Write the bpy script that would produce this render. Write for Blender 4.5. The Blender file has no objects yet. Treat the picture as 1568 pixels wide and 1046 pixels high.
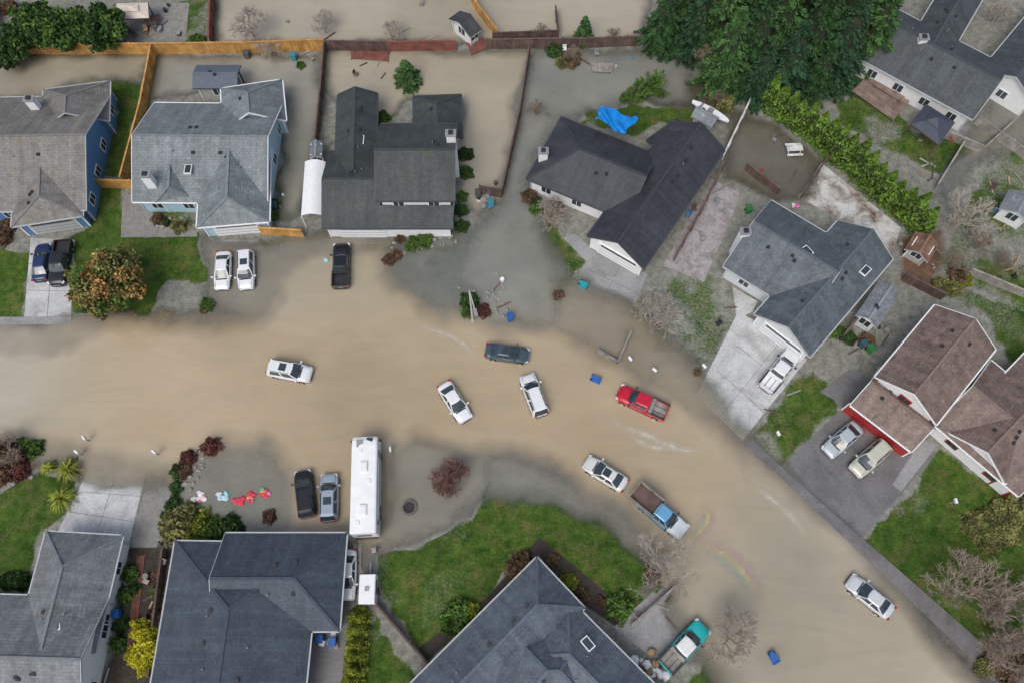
import bpy, math, random
import numpy as np
from mathutils import Vector, Matrix
random.seed(7); np.random.seed(7)
S=bpy.context.scene
S.view_settings.view_transform='Standard'
try: S.view_settings.look='None'
except Exception: pass
# ---------------------------------------------------------------- camera
PIT=math.radians(68.0); CH=80.0; F=1221.0
cp,sp=math.cos(PIT),math.sin(PIT)
cam=bpy.data.cameras.new('camera'); co=bpy.data.objects.new('camera',cam)
S.collection.objects.link(co); co.location=(0,0,CH); co.rotation_euler=(math.pi/2-PIT,0,0)
cam.lens=36*F/1568; cam.sensor_width=36; cam.clip_end=6000; cam.clip_start=0.5
S.camera=co
def g(p,h=0.0):
    """survey coordinate of the aerial plan -> world position at height h"""
    u=(p[0]-784)/F; v=(523-p[1])/F
    t=(CH-h)/(sp-v*cp)
    return Vector((u*t,(cp+v*sp)*t,h))
# ---------------------------------------------------------------- world
W=bpy.data.worlds.new('World'); S.world=W; W.use_nodes=True
nt=W.node_tree; nt.nodes.clear()
sky=nt.nodes.new('ShaderNodeTexSky'); sky.sky_type='NISHITA'; sky.sun_disc=False
EL=math.radians(55); AZ=math.radians(205)
sky.sun_elevation=EL; sky.sun_rotation=AZ; sky.dust_density=4.0; sky.air_density=1.0; sky.ozone_density=1.0
hs=nt.nodes.new('ShaderNodeHueSaturation'); hs.inputs['Saturation'].default_value=.72; nt.links.new(sky.outputs[0],hs.inputs['Color'])
tcw=nt.nodes.new('ShaderNodeTexCoord'); cn=nt.nodes.new('ShaderNodeTexNoise'); cn.inputs['Scale'].default_value=7; cn.inputs['Detail'].default_value=5; cn.inputs['Distortion'].default_value=.6
nt.links.new(tcw.outputs['Generated'],cn.inputs['Vector'])
cr=nt.nodes.new('ShaderNodeValToRGB'); nt.links.new(cn.outputs[0],cr.inputs[0]); cr.color_ramp.elements[0].position=.35; cr.color_ramp.elements[1].position=.65
cr.color_ramp.elements[0].color=(.5,.53,.58,1); cr.color_ramp.elements[1].color=(1.6,1.58,1.55,1)
cm=nt.nodes.new('ShaderNodeMix'); cm.data_type='RGBA'; cm.blend_type='MULTIPLY'; cm.inputs[0].default_value=1; nt.links.new(hs.outputs[0],cm.inputs[6]); nt.links.new(cr.outputs[0],cm.inputs[7])
bg=nt.nodes.new('ShaderNodeBackground'); bg.inputs[1].default_value=0.14
ow=nt.nodes.new('ShaderNodeOutputWorld'); nt.links.new(cm.outputs[2],bg.inputs[0]); nt.links.new(bg.outputs[0],ow.inputs[0])
sl=bpy.data.lights.new('sun','SUN'); sl.energy=1.35; sl.angle=math.radians(36); sl.color=(1,0.98,0.95)
so=bpy.data.objects.new('sun',sl); S.collection.objects.link(so)
sd=Vector((math.sin(AZ)*math.cos(EL),math.cos(AZ)*math.cos(EL),math.sin(EL)))
so.rotation_euler=sd.to_track_quat('Z','Y').to_euler(); so.location=(0,0,120)
# ---------------------------------------------------------------- materials
MC={}
def base(name):
    m=bpy.data.materials.new(name); m.use_nodes=True
    n=m.node_tree; b=n.nodes['Principled BSDF']; return m,n,b
def mixc(n,a,b,fac,mode='MIX'):
    x=n.nodes.new('ShaderNodeMix'); x.data_type='RGBA'; x.blend_type=mode
    for i,val in ((0,fac),(6,a),(7,b)):
        if hasattr(val,'is_output'): n.links.new(val,x.inputs[i])
        elif i==0: x.inputs[0].default_value=val
        else: x.inputs[i].default_value=(*val[:3],1)
    return x.outputs[2]
def noise(n,scale,detail=4,rough=.55,vec=None,dist=0):
    x=n.nodes.new('ShaderNodeTexNoise'); x.inputs['Scale'].default_value=scale; x.inputs['Detail'].default_value=detail
    x.inputs['Roughness'].default_value=rough; x.inputs['Distortion'].default_value=dist
    if vec is None:
        q=n.nodes.new('ShaderNodeNewGeometry'); vec=q.outputs['Position']
    n.links.new(vec,x.inputs['Vector']); return x.outputs[0]
def ramp(n,f,a,b,ca=(0,0,0),cb=(1,1,1)):
    r=n.nodes.new('ShaderNodeValToRGB'); n.links.new(f,r.inputs[0])
    r.color_ramp.elements[0].position=a; r.color_ramp.elements[1].position=b
    r.color_ramp.elements[0].color=(*ca,1); r.color_ramp.elements[1].color=(*cb,1); return r.outputs[0]
def bump(n,b,h,s=.3,d=.05):
    x=n.nodes.new('ShaderNodeBump'); x.inputs['Strength'].default_value=s; x.inputs['Distance'].default_value=d
    n.links.new(h,x.inputs['Height']); n.links.new(x.outputs[0],b.inputs['Normal']); return x.outputs[0]
def mat(name,col,rough=.6,var=.25,scale=3,metal=0,coat=0,spec=.5):
    if name in MC: return MC[name]
    m,n,b=base(name)
    dk=tuple(c*(1-var) for c in col); lt=tuple(min(1,c*(1+var)) for c in col)
    f=ramp(n,noise(n,scale,3),.3,.7); n.links.new(mixc(n,dk,lt,f),b.inputs['Base Color'])
    b.inputs['Roughness'].default_value=rough; b.inputs['Metallic'].default_value=metal
    b.inputs['Coat Weight'].default_value=coat; b.inputs['Specular IOR Level'].default_value=spec
    MC[name]=m; return m
def roofmat(name,col,moss=(.09,.1,.06),mossamt=.35):
    m,n,b=base(name)
    tc=n.nodes.new('ShaderNodeTexCoord')
    br=n.nodes.new('ShaderNodeTexBrick'); n.links.new(tc.outputs['UV'],br.inputs['Vector'])
    br.inputs['Scale'].default_value=1; br.inputs['Brick Width'].default_value=.6; br.inputs['Row Height'].default_value=.32
    br.inputs['Mortar Size'].default_value=.025; br.inputs['Mortar Smooth'].default_value=.3
    br.inputs['Color1'].default_value=(*[c*.82 for c in col],1); br.inputs['Color2'].default_value=(*[c*1.2 for c in col],1)
    br.inputs['Mortar'].default_value=(*[c*.6 for c in col],1); br.inputs['Bias'].default_value=0
    f=ramp(n,noise(n,.35,4,.65),.35,.68)
    c=mixc(n,br.outputs[0],[x*1.55+.015 for x in col],f); 
    c=mixc(n,c,br.outputs[0],.5)
    f2=ramp(n,noise(n,.9,5,.7),.5,.72,(0,0,0),(mossamt,)*3)
    c=mixc(n,c,moss,f2)
    f3=ramp(n,noise(n,4,3,.7),.3,.75,(.72,.72,.72),(1.25,1.25,1.25))
    c=mixc(n,c,f3,1,'MULTIPLY')
    mp=n.nodes.new('ShaderNodeMapping'); mp.inputs['Scale'].default_value=(1.3,.10,1); n.links.new(tc.outputs['UV'],mp.inputs[0])
    f4=ramp(n,noise(n,1.0,4,.6,mp.outputs[0]),.3,.7,(.72,.72,.72),(1.2,1.2,1.2)); c=mixc(n,c,f4,1,'MULTIPLY')
    n.links.new(c,b.inputs['Base Color']); b.inputs['Roughness'].default_value=.65
    bump(n,b,br.outputs[1],-.25,.02)
    return m
def leafmat(name,a,bcol):
    if name in MC: return MC[name]
    m,n,b=base(name)
    q=n.nodes.new('ShaderNodeNewGeometry')
    f=ramp(n,q.outputs['Random Per Island'],0,1)
    c=mixc(n,a,bcol,f)
    f2=ramp(n,noise(n,.8,2),.35,.7,(.5,.5,.5),(1.4,1.4,1.4)); c=mixc(n,c,f2,1,'MULTIPLY')
    n.links.new(c,b.inputs['Base Color']); b.inputs['Roughness'].default_value=.65; b.inputs['Specular IOR Level'].default_value=.2
    MC[name]=m; return m
def woodmat(name,a,bcol):
    if name in MC: return MC[name]
    m,n,b=base(name)
    q=n.nodes.new('ShaderNodeNewGeometry'); c=mixc(n,a,bcol,q.outputs['Random Per Island'])
    f2=ramp(n,noise(n,1.2,4),.3,.7,(.6,.6,.6),(1.2,1.2,1.2)); c=mixc(n,c,f2,1,'MULTIPLY')
    n.links.new(c,b.inputs['Base Color']); b.inputs['Roughness'].default_value=.8
    MC[name]=m; return m
def concmat(name,col,stain,amt=.6,sc=.5,rough=.8,slab=True):
    if name in MC: return MC[name]
    m,n,b=base(name)
    f=ramp(n,noise(n,sc,6,.68,dist=.6),.42,.66,(0,0,0),(amt,)*3)
    c=mixc(n,col,stain,f)
    f3=ramp(n,noise(n,4,4,.75),.3,.7,(.75,.75,.75),(1.15,1.15,1.15)); c=mixc(n,c,f3,1,'MULTIPLY')
    n.links.new(c,b.inputs['Base Color']); b.inputs['Roughness'].default_value=rough
    MC[name]=m; return m
WHITE=mat('white_paint',(.76,.77,.78),.5,.06); TRIMD=mat('dark_trim',(.06,.06,.065),.5,.1); GUT=mat('gutter_grey',(.42,.43,.44),.5,.1)
GLASS=mat('window_glass',(.03,.045,.055),.06,.1,spec=.8)
RUB=mat('rubber',(.015,.015,.016),.8,.1); RIM=mat('wheel_rim',(.35,.36,.38),.3,.1,metal=.8)
HL=mat('headlight_glass',(.6,.62,.65),.15,.05); TL=mat('tail_light',(.35,.01,.01),.2,.05)
GREY=mat('grey_metal',(.3,.31,.32),.45,.15,metal=.3); BLK=mat('black_plastic',(.025,.025,.028),.5,.1)
BARK=mat('bark',(.09,.07,.055),.9,.3)
# ---------------------------------------------------------------- mesh builder
def link(o,parent=None):
    S.collection.objects.link(o)
    if parent: o.parent=parent
    return o
def empty(name):
    o=bpy.data.objects.new(name,None); o.empty_display_size=.5; return link(o)
class MB:
    def __init__(s): s.v=[];s.f=[];s.m=[];s.uv={};s.sm=[]
    def face(s,pts,mi=0,uv=None,smooth=False):
        k=len(s.v); s.v+= [tuple(p) for p in pts]; s.f.append(tuple(range(k,k+len(pts)))); s.m.append(mi); s.sm.append(smooth)
        if uv: s.uv[len(s.f)-1]=uv
    def idx(s,pts,faces,mi=0,smooth=False):
        k=len(s.v); s.v+=[tuple(p) for p in pts]
        for i,f in enumerate(faces):
            s.f.append(tuple(k+a for a in f)); s.m.append(mi if isinstance(mi,int) else mi[i]); s.sm.append(smooth)
    def obox(s,c,ax,ay,az,sx,sy,sz,mi=0):
        c=Vector(c); P=[]
        for z in (-1,1):
            for x,y in ((-1,-1),(1,-1),(1,1),(-1,1)): P.append(c+ax*(x*sx/2)+ay*(y*sy/2)+az*(z*sz/2))
        s.idx(P,[(0,3,2,1),(4,5,6,7),(0,1,5,4),(1,2,6,5),(2,3,7,6),(3,0,4,7)],mi)
    def box(s,c,size,mi=0,rz=0):
        a=Vector((math.cos(rz),math.sin(rz),0)); b=Vector((-a.y,a.x,0)); s.obox(c,a,b,Vector((0,0,1)),*size,mi)
    def cyl(s,p,q,r0,r1,n=8,mi=0,cap=True,smooth=True):
        p=Vector(p);q=Vector(q);d=(q-p).normalized(); a=d.orthogonal().normalized(); b=d.cross(a)
        P=[];Fc=[]
        for k in range(n):
            t=2*math.pi*k/n; o=a*math.cos(t)+b*math.sin(t); P.append(p+o*r0); 
        for k in range(n):
            t=2*math.pi*k/n; o=a*math.cos(t)+b*math.sin(t); P.append(q+o*r1)
        for k in range(n): Fc.append((k,(k+1)%n,n+(k+1)%n,n+k))
        s.idx(P,Fc,mi,smooth)
        if cap: s.idx(P,[tuple(range(n))[::-1],tuple(range(n,2*n))],mi)
    def build(s,name,mats,parent=None,loc=None,rz=0):
        me=bpy.data.meshes.new(name); me.from_pydata(s.v,[],s.f)
        for m in mats: me.materials.append(m)
        me.polygons.foreach_set('material_index',s.m); me.polygons.foreach_set('use_smooth',s.sm)
        if s.uv:
            ul=me.uv_layers.new(name='UVMap')
            for fi,uv in s.uv.items():
                st=me.polygons[fi].loop_start
                for k,c in enumerate(uv): ul.data[st+k].uv=c
        me.update(); o=bpy.data.objects.new(name,me)
        if loc is not None: o.location=loc
        o.rotation_euler=(0,0,rz)
        return link(o,parent)
def sheet(name,pts,m,z,h=0):
    """flat slab following a plan outline"""
    b=MB(); P=[g(p) for p in pts]
    ar=sum(P[i].x*P[(i+1)%len(P)].y-P[(i+1)%len(P)].x*P[i].y for i in range(len(P)))
    if ar<0: P=P[::-1]
    T=[Vector((p.x,p.y,z)) for p in P]; b.face(T,0)
    if h:
        for i in range(len(T)):
            a,c=T[i],T[(i+1)%len(T)]; b.face([Vector((a.x,a.y,z-h)),Vector((c.x,c.y,z-h)),c,a],0)
    return b.build(name,[m])
# ---------------------------------------------------------------- noise / sdf
_R=[np.random.rand(256,256) for _ in range(6)]
def vn(x,y,s,k=0):
    x=x/s+1000;y=y/s+1000; xi=np.floor(x).astype(int);yi=np.floor(y).astype(int); fx=x-xi;fy=y-yi
    fx=fx*fx*(3-2*fx);fy=fy*fy*(3-2*fy);R=_R[k%6]
    a=R[xi%256,yi%256];b=R[(xi+1)%256,yi%256];c=R[xi%256,(yi+1)%256];d=R[(xi+1)%256,(yi+1)%256]
    return (a*(1-fx)+b*fx)*(1-fy)+(c*(1-fx)+d*fx)*fy
def fb(x,y,s,k=0): return (vn(x,y,s,k)*.5+vn(x,y,s/2.1,k+1)*.28+vn(x,y,s/4.3,k+2)*.22)-.5
def sdf(X,Y,poly):
    P=[g(p) for p in poly]; d=np.full(X.shape,1e9); ins=np.zeros(X.shape,bool)
    for i in range(len(P)):
        a=P[i];b=P[(i+1)%len(P)]; ex,ey=b.x-a.x,b.y-a.y; wx,wy=X-a.x,Y-a.y
        t=np.clip((wx*ex+wy*ey)/(ex*ex+ey*ey+1e-9),0,1); d=np.minimum(d,(wx-ex*t)**2+(wy-ey*t)**2)
        c=((a.y>Y)!=(b.y>Y)); 
        with np.errstate(divide='ignore',invalid='ignore'):
            xx=(b.x-a.x)*(Y-a.y)/((b.y-a.y) if abs(b.y-a.y)>1e-9 else 1e-9)+a.x
        ins^=(c&(X<xx))
    d=np.sqrt(d); return np.where(ins,d,-d)
def sst(x,a,b):
    t=np.clip((x-a)/(b-a),0,1); return t*t*(3-2*t)
# ---------------------------------------------------------------- terrain grid
def axis(lo,hi,st,outer):
    a=np.arange(lo,hi+st/2,st); return np.concatenate([[-o for o in outer[::-1]],a,outer])
ax=axis(-81,81,.3,[90,110,150,250,500,1200,2500]); ay=axis(-15,98,.3,[110,130,170,260,500,1200,2500])
GX,GY=np.meshgrid(ax,ay,indexing='ij'); nx,ny=GX.shape
wx=GX+fb(GX,GY,4,0)*2.2; wy=GY+fb(GX,GY,4,2)*2.2
def gridfaces(nx,ny):
    i=np.arange(nx-1)[:,None]*ny+np.arange(ny-1)[None,:]
    return np.stack([i,i+ny,i+ny+1,i+1],-1).reshape(-1,4)
GF=gridfaces(nx,ny)
grass=sst(fb(GX,GY,12,1),-.15,.15)*.55*np.where((np.abs(GX)>74)|(GY>86)|(GY<-4),1,.0)
col=np.zeros(GX.shape+(3,)); col[:]=(.225,.225,.195)
def paint(poly,c,fe=.4,a=1,warp=True):
    m=sst(sdf(wx if warp else GX,wy if warp else GY,poly),-fe,fe)[...,None]*a
    col[:]=col*(1-m)+np.array(c)*m
ROAD=[(-300,488),(30,490),(330,490),(600,488),(760,500),(850,505),(960,555),(1060,610),(1140,672),(1195,722),(1312,835),(1430,950),(1560,1070),(1700,1200),(1300,1200),(1190,1046),(1130,970),(1060,905),(1000,840),(930,775),(850,730),(750,700),(600,690),(330,680),(120,690),(-300,672)]
paint(ROAD,(.13,.13,.14),.3,1,False)
paint([(560,378),(720,350),(765,440),(770,490),(640,490),(590,440)],(.12,.14,.11),1.5,.75)
paint([(-20,680),(62,675),(60,715),(0,760),(-20,770)],(.16,.1,.08))
paint([(270,700),(335,672),(330,720),(290,740),(265,790),(250,830),(262,720)],(.15,.13,.11))
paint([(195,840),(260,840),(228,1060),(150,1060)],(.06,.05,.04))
paint([(1110,170),(1190,190),(1262,255),(1222,305),(1190,312),(1110,270)],(.12,.10,.07))
paint([(1380,360),(1440,350),(1450,400),(1420,440),(1370,430)],(.15,.09,.06))
paint([(1410,200),(1568,60),(1640,80),(1600,240),(1520,230),(1440,300)],(.25,.25,.24))
paint([(990,120),(1140,130),(1150,160),(1060,185),(980,150)],(.10,.09,.065))
paint([(1430,800),(1568,850),(1600,1046),(1530,1046),(1430,950)],(.16,.12,.075),1,.75)
paint([(230,320),(300,340),(300,356),(236,350)],(.22,.17,.11))
paint([(1000,430),(1060,420),(1110,440),(1110,520),(1060,575),(1000,540)],(.24,.25,.21),1,.8)
GR=[ # poly, strength
([(-60,372),(48,382),(38,487),(-60,487)],1),([(112,122),(216,130),(190,275),(140,275),(178,170)],.95),
([(142,290),(188,290),(185,362),(310,362),(318,435),(250,432),(225,480),(110,486),(114,370),(130,355)],.95),
([(397,365),(430,372),(418,440),(398,445)],.8),([(438,130),(484,140),(478,240),(462,330),(415,335),(430,200)],.68),
([(800,295),(850,340),(895,400),(862,465),(812,405)],.75),([(890,160),(970,160),(1060,165),(1075,195),(1010,190),(975,212),(895,190)],.8),
([(942,455),(982,452),(962,545),(918,532)],.75),([(1050,410),(1110,425),(1125,490),(1092,570),(1050,575),(1010,545),(1015,450)],.5),
([(1248,562),(1292,627),(1192,722),(1136,676),(1200,600)],.75),([(1434,698),(1568,765),(1600,1000),(1500,1000),(1430,950),(1312,832)],.9),
([(745,738),(850,760),(930,795),(1000,848),(1030,905),(960,962),(890,920),(830,835),(740,925),(680,1000),(640,990),(582,905),(582,845),(640,836),(690,805),(725,772)],1),
([(-60,790),(0,770),(60,722),(110,740),(95,800),(60,815),(45,895),(-60,890)],1),
([(1240,95),(1325,115),(1400,205),(1450,195),(1490,230),(1440,270),(1380,235),(1290,195),(1265,135)],.75),
([(1435,420),(1600,500),(1600,590),(1545,545),(1500,485),(1430,460)],.7),([(1522,235),(1600,225),(1600,500),(1440,410),(1470,310)],.6),
([(572,950),(650,1060),(555,1060)],.9),([(1090,1000),(1180,1010),(1210,1060),(1040,1060)],.8),
([(335,678),(405,678),(442,722),(430,795),(380,830),(290,790),(300,700)],.6),([(270,10),(335,-20),(330,70),(280,60)],.6),
([(420,-40),(460,-40),(530,10),(430,20)],.5),([(580,160),(605,160),(600,190),(580,190)],.9),([(1100,430),(1150,440),(1140,470),(1110,480)],.5),
([(700,445),(770,440),(780,490),(700,492)],.5),([(1160,900),(1210,960),(1250,1060),(1190,1060),(1140,990)],.4),
([(215,130),(232,90),(215,80),(200,130)],.5),([(230,300),(300,320),(300,355),(235,345)],.5),
]
for poly,a in GR:
    m=sst(sdf(wx,wy,poly)+fb(GX,GY,2.5,3)*1.6*(1.6-a),-.5,.5)*min(1,a+.1); grass=np.maximum(grass,m*a+m*(1-a)*sst(fb(GX,GY,3,4),-.12,.12)*.8)
grass*=1-.4*sst(fb(GX,GY,5,5),.1,.25)
me=bpy.data.meshes.new('ground')
Z=np.zeros(GX.shape)
me.vertices.add(nx*ny); me.vertices.foreach_set('co',np.stack([GX,GY,Z],-1).astype(np.float32).ravel())
def setfaces(me,Fa):
    n=len(Fa); me.loops.add(n*4); me.loops.foreach_set('vertex_index',Fa.astype(np.int32).ravel())
    me.polygons.add(n); me.polygons.foreach_set('loop_start',np.arange(n,dtype=np.int32)*4)
    me.update(calc_edges=True)
setfaces(me,GF)
ca=me.color_attributes.new('Col','FLOAT_COLOR','POINT')
ca.data.foreach_set('color',np.concatenate([col,np.ones(col.shape[:2]+(1,))],-1).astype(np.float32).ravel())
ga=me.attributes.new('grass','FLOAT','POINT'); ga.data.foreach_set('value',grass.astype(np.float32).ravel())
m,n,b=base('ground_soil_grass')
A=n.nodes.new('ShaderNodeAttribute');A.attribute_name='Col'; B=n.nodes.new('ShaderNodeAttribute');B.attribute_name='grass'
soil=mixc(n,A.outputs[0],ramp(n,noise(n,1.3,5,.75),.25,.75,(.45,.45,.43),(1.5,1.5,1.5)),1,'MULTIPLY')
nfine=noise(n,5,4,.85)
soil=mixc(n,soil,ramp(n,nfine,.3,.75,(.65,.65,.65),(1.4,1.4,1.4)),1,'MULTIPLY')
gc=mixc(n,(.024,.068,.007),(.088,.135,.022),ramp(n,noise(n,.8,5,.75),.38,.62))
gc=mixc(n,gc,(.15,.115,.05),ramp(n,noise(n,.45,5,.8),.50,.68,(0,0,0),(.85,.85,.85)))
gc=mixc(n,gc,ramp(n,noise(n,.12,3,.6),.35,.65,(.7,.78,.7),(1.15,1.1,1.1)),1,'MULTIPLY')
gc=mixc(n,gc,ramp(n,nfine,.3,.72,(.35,.38,.35),(1.65,1.65,1.65)),1,'MULTIPLY')
ms=n.nodes.new('ShaderNodeMath'); ms.operation='ADD'; n.links.new(B.outputs['Fac'],ms.inputs[0])
nf=n.nodes.new('ShaderNodeMath'); nf.operation='MULTIPLY_ADD'; n.links.new(noise(n,3.5,4,.7),nf.inputs[0]); nf.inputs[1].default_value=.9; nf.inputs[2].default_value=-.45
n.links.new(nf.outputs[0],ms.inputs[1])
c=mixc(n,soil,gc,ramp(n,ms.outputs[0],.3,.62)); n.links.new(c,b.inputs['Base Color']); b.inputs['Roughness'].default_value=.9; b.inputs['Specular IOR Level'].default_value=.2
bump(n,b,nfine,.6,.1)
me.materials.append(m); link(bpy.data.objects.new('ground',me))
# ---------------------------------------------------------------- flood water
WT=[ # poly, depth, feather, tan
([(-300,545),(60,530),(150,500),(330,494),(405,480),(425,430),(470,385),(580,375),(592,430),(640,470),(760,500),(850,500),(930,545),(1010,590),(1090,640),(1150,700),(1180,770),(1120,860),(1060,900),(1000,830),(930,772),(850,722),(760,690),(700,690),(640,680),(600,720),(590,830),(530,830),(445,810),(440,720),(400,682),(330,680),(290,720),(235,725),(140,702),(-300,650)],1,3.4,1),
([(-300,490),(160,490),(180,560),(170,690),(-300,672)],.65,1.8,.6),
([(318,372),(430,372),(560,352),(600,480),(600,500),(400,500),(318,470)],.55,2,.4),
([(-300,82),(228,88),(215,128),(110,126),(60,150),(-60,160),(-300,160)],.8,1,.55),
([(245,90),(492,90),(482,200),(455,330),(430,335),(435,150),(340,125),(230,158),(225,255),(203,272)],.66,1,.3),
([(503,80),(808,84),(767,302),(735,322),(700,300),(706,150),(620,150),(580,195),(505,150)],.9,1.2,.6),
([(335,-200),(1010,-200),(985,58),(800,62),(335,66)],.88,1,.5),
([(810,80),(1060,85),(1050,150),(960,150),(900,165),(860,185),(820,235),(800,290),(860,400),(860,500),(740,500),(700,400),(765,305)],.55,1.8,.12),
([(1115,175),(1185,195),(1262,252),(1225,305),(1190,310),(1110,270)],.28,2,.4),
([(285,700),(340,675),(405,672),(446,722),(446,812),(380,832),(280,805)],.42,1,.25),
([(590,675),(755,690),(742,745),(682,812),(590,838)],.55,1.4,.35),
([(1130,690),(1195,725),(1312,840),(1540,1100),(1200,1160),(1040,940),(1000,850),(1040,800)],.88,2,.6),
([(745,695),(850,725),(950,775),(1030,860),(1000,860),(900,800),(800,770),(740,765)],.45,2,.1),
([(860,430),(980,480),(1080,590),(1150,680),(1100,690),(960,580),(840,500)],.55,2.4,.7),
([(-300,670),(250,690),(240,735),(130,735),(100,700),(-300,700)],.55,1.5,.5),
([(1490,205),(1568,100),(1700,120),(1600,225),(1520,230),(1440,295)],.4,2,.3),
([(560,380),(720,350),(760,470),(680,490),(590,440)],.36,2,.0),
([(600,385),(690,375),(640,430)],.55,2,.3),
]
D=np.zeros(GX.shape); T=np.zeros(GX.shape); TWt=np.zeros(GX.shape)+1e-6
for poly,dep,fe,tan in WT:
    w=sst(sdf(wx,wy,poly),-fe,fe); D=np.maximum(D,w*dep); w2=sst(sdf(wx,wy,poly),-fe*1.6,fe*1.8); T+=w2*w2*dep*tan; TWt+=w2*w2*dep
T=T/TWt; T*=1-.45*sst(sdf(wx,wy,[(-300,520),(20,530),(70,590),(30,665),(-300,665)]),-6,4)
nz=fb(GX,GY,6,1); D=D*(1+nz*.5*(1-sst(D,.8,1)))+fb(GX,GY,2.5,3)*.14*(D>.02)*(1-sst(D,.8,1))
for poly,v,fe in [([(-60,372),(48,382),(38,487),(-60,487)],0,1),([(745,770),(850,776),(930,810),(1000,860),(1040,905),(960,962),(890,920),(830,835),(740,925),(680,1000),(640,990),(582,905),(582,848),(640,840),(690,808),(722,780)],0,1),
    ([(40,372),(112,372),(110,485),(38,485)],0,1),([(142,290),(188,290),(185,362),(310,362),(318,435),(250,432),(225,480),(110,486)],0,1.2)]:
    w=sst(sdf(wx,wy,poly),-fe*.6,fe); D=D*(1-w)
D=np.clip(D,0,1)
me=bpy.data.meshes.new('flood_water')
Dm=D.ravel()[GF].max(1); keep=(Dm>.03)
GX2=GF[keep]; used=np.unique(GX2); remap=-np.ones(nx*ny,int); remap[used]=np.arange(len(used))
P=np.stack([GX.ravel()[used],GY.ravel()[used],np.full(len(used),.045)],-1)
me.vertices.add(len(used)); me.vertices.foreach_set('co',P.astype(np.float32).ravel()); setfaces(me,remap[GX2])
for nm,arr in (('depth',D),('tan',T)):
    a=me.attributes.new(nm,'FLOAT','POINT'); a.data.foreach_set('value',arr.ravel()[used].astype(np.float32))
m,n,b=base('muddy_flood_water')
A=n.nodes.new('ShaderNodeAttribute');A.attribute_name='depth'; B=n.nodes.new('ShaderNodeAttribute');B.attribute_name='tan'
big=noise(n,.035,3,.5,dist=.8)
tanc=mixc(n,(.335,.265,.165),(.455,.365,.24),ramp(n,big,.33,.67))
greyc=mixc(n,(.27,.285,.25),(.385,.385,.335),ramp(n,big,.33,.67))
c=mixc(n,greyc,tanc,B.outputs['Fac'])
mpw=n.nodes.new('ShaderNodeMapping'); mpw.inputs['Scale'].default_value=(.12,.35,1); mpw.inputs['Rotation'].default_value=(0,0,.3)
gq=n.nodes.new('ShaderNodeNewGeometry'); n.links.new(gq.outputs['Position'],mpw.inputs[0])
c=mixc(n,c,ramp(n,noise(n,1.0,4,.6,mpw.outputs[0],dist=2.2),.3,.7,(.93,.935,.94),(1.04,1.04,1.04)),1,'MULTIPLY')
n.links.new(c,b.inputs['Base Color']); b.inputs['Roughness'].default_value=.03; b.inputs['IOR'].default_value=1.6
bo=bump(n,b,noise(n,.55,3,.5,dist=.5),.12,.12)
gl=n.nodes.new('ShaderNodeBsdfGlossy'); gl.inputs['Roughness'].default_value=.03; gl.inputs['Color'].default_value=(1,1,1,1); n.links.new(bo,gl.inputs['Normal'])
tr=n.nodes.new('ShaderNodeBsdfTransparent'); tr.inputs['Color'].default_value=(.84,.87,.85,1)
fr=n.nodes.new('ShaderNodeFresnel'); fr.inputs['IOR'].default_value=1.6
clear=n.nodes.new('ShaderNodeMixShader'); n.links.new(fr.outputs[0],clear.inputs[0]); n.links.new(tr.outputs[0],clear.inputs[1]); n.links.new(gl.outputs[0],clear.inputs[2])
mx=n.nodes.new('ShaderNodeMixShader'); n.links.new(ramp(n,A.outputs['Fac'],.1,.88,(.1,)*3,(1,)*3),mx.inputs[0]); n.links.new(clear.outputs[0],mx.inputs[1]); n.links.new(b.outputs[0],mx.inputs[2])
t2=n.nodes.new('ShaderNodeBsdfTransparent'); mx2=n.nodes.new('ShaderNodeMixShader')
n.links.new(ramp(n,A.outputs['Fac'],.03,.2),mx2.inputs[0]); n.links.new(t2.outputs[0],mx2.inputs[1]); n.links.new(mx.outputs[0],mx2.inputs[2])
n.links.new(mx2.outputs[0],n.nodes['Material Output'].inputs[0])
me.materials.append(m); link(bpy.data.objects.new('flood_water',me))
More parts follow.
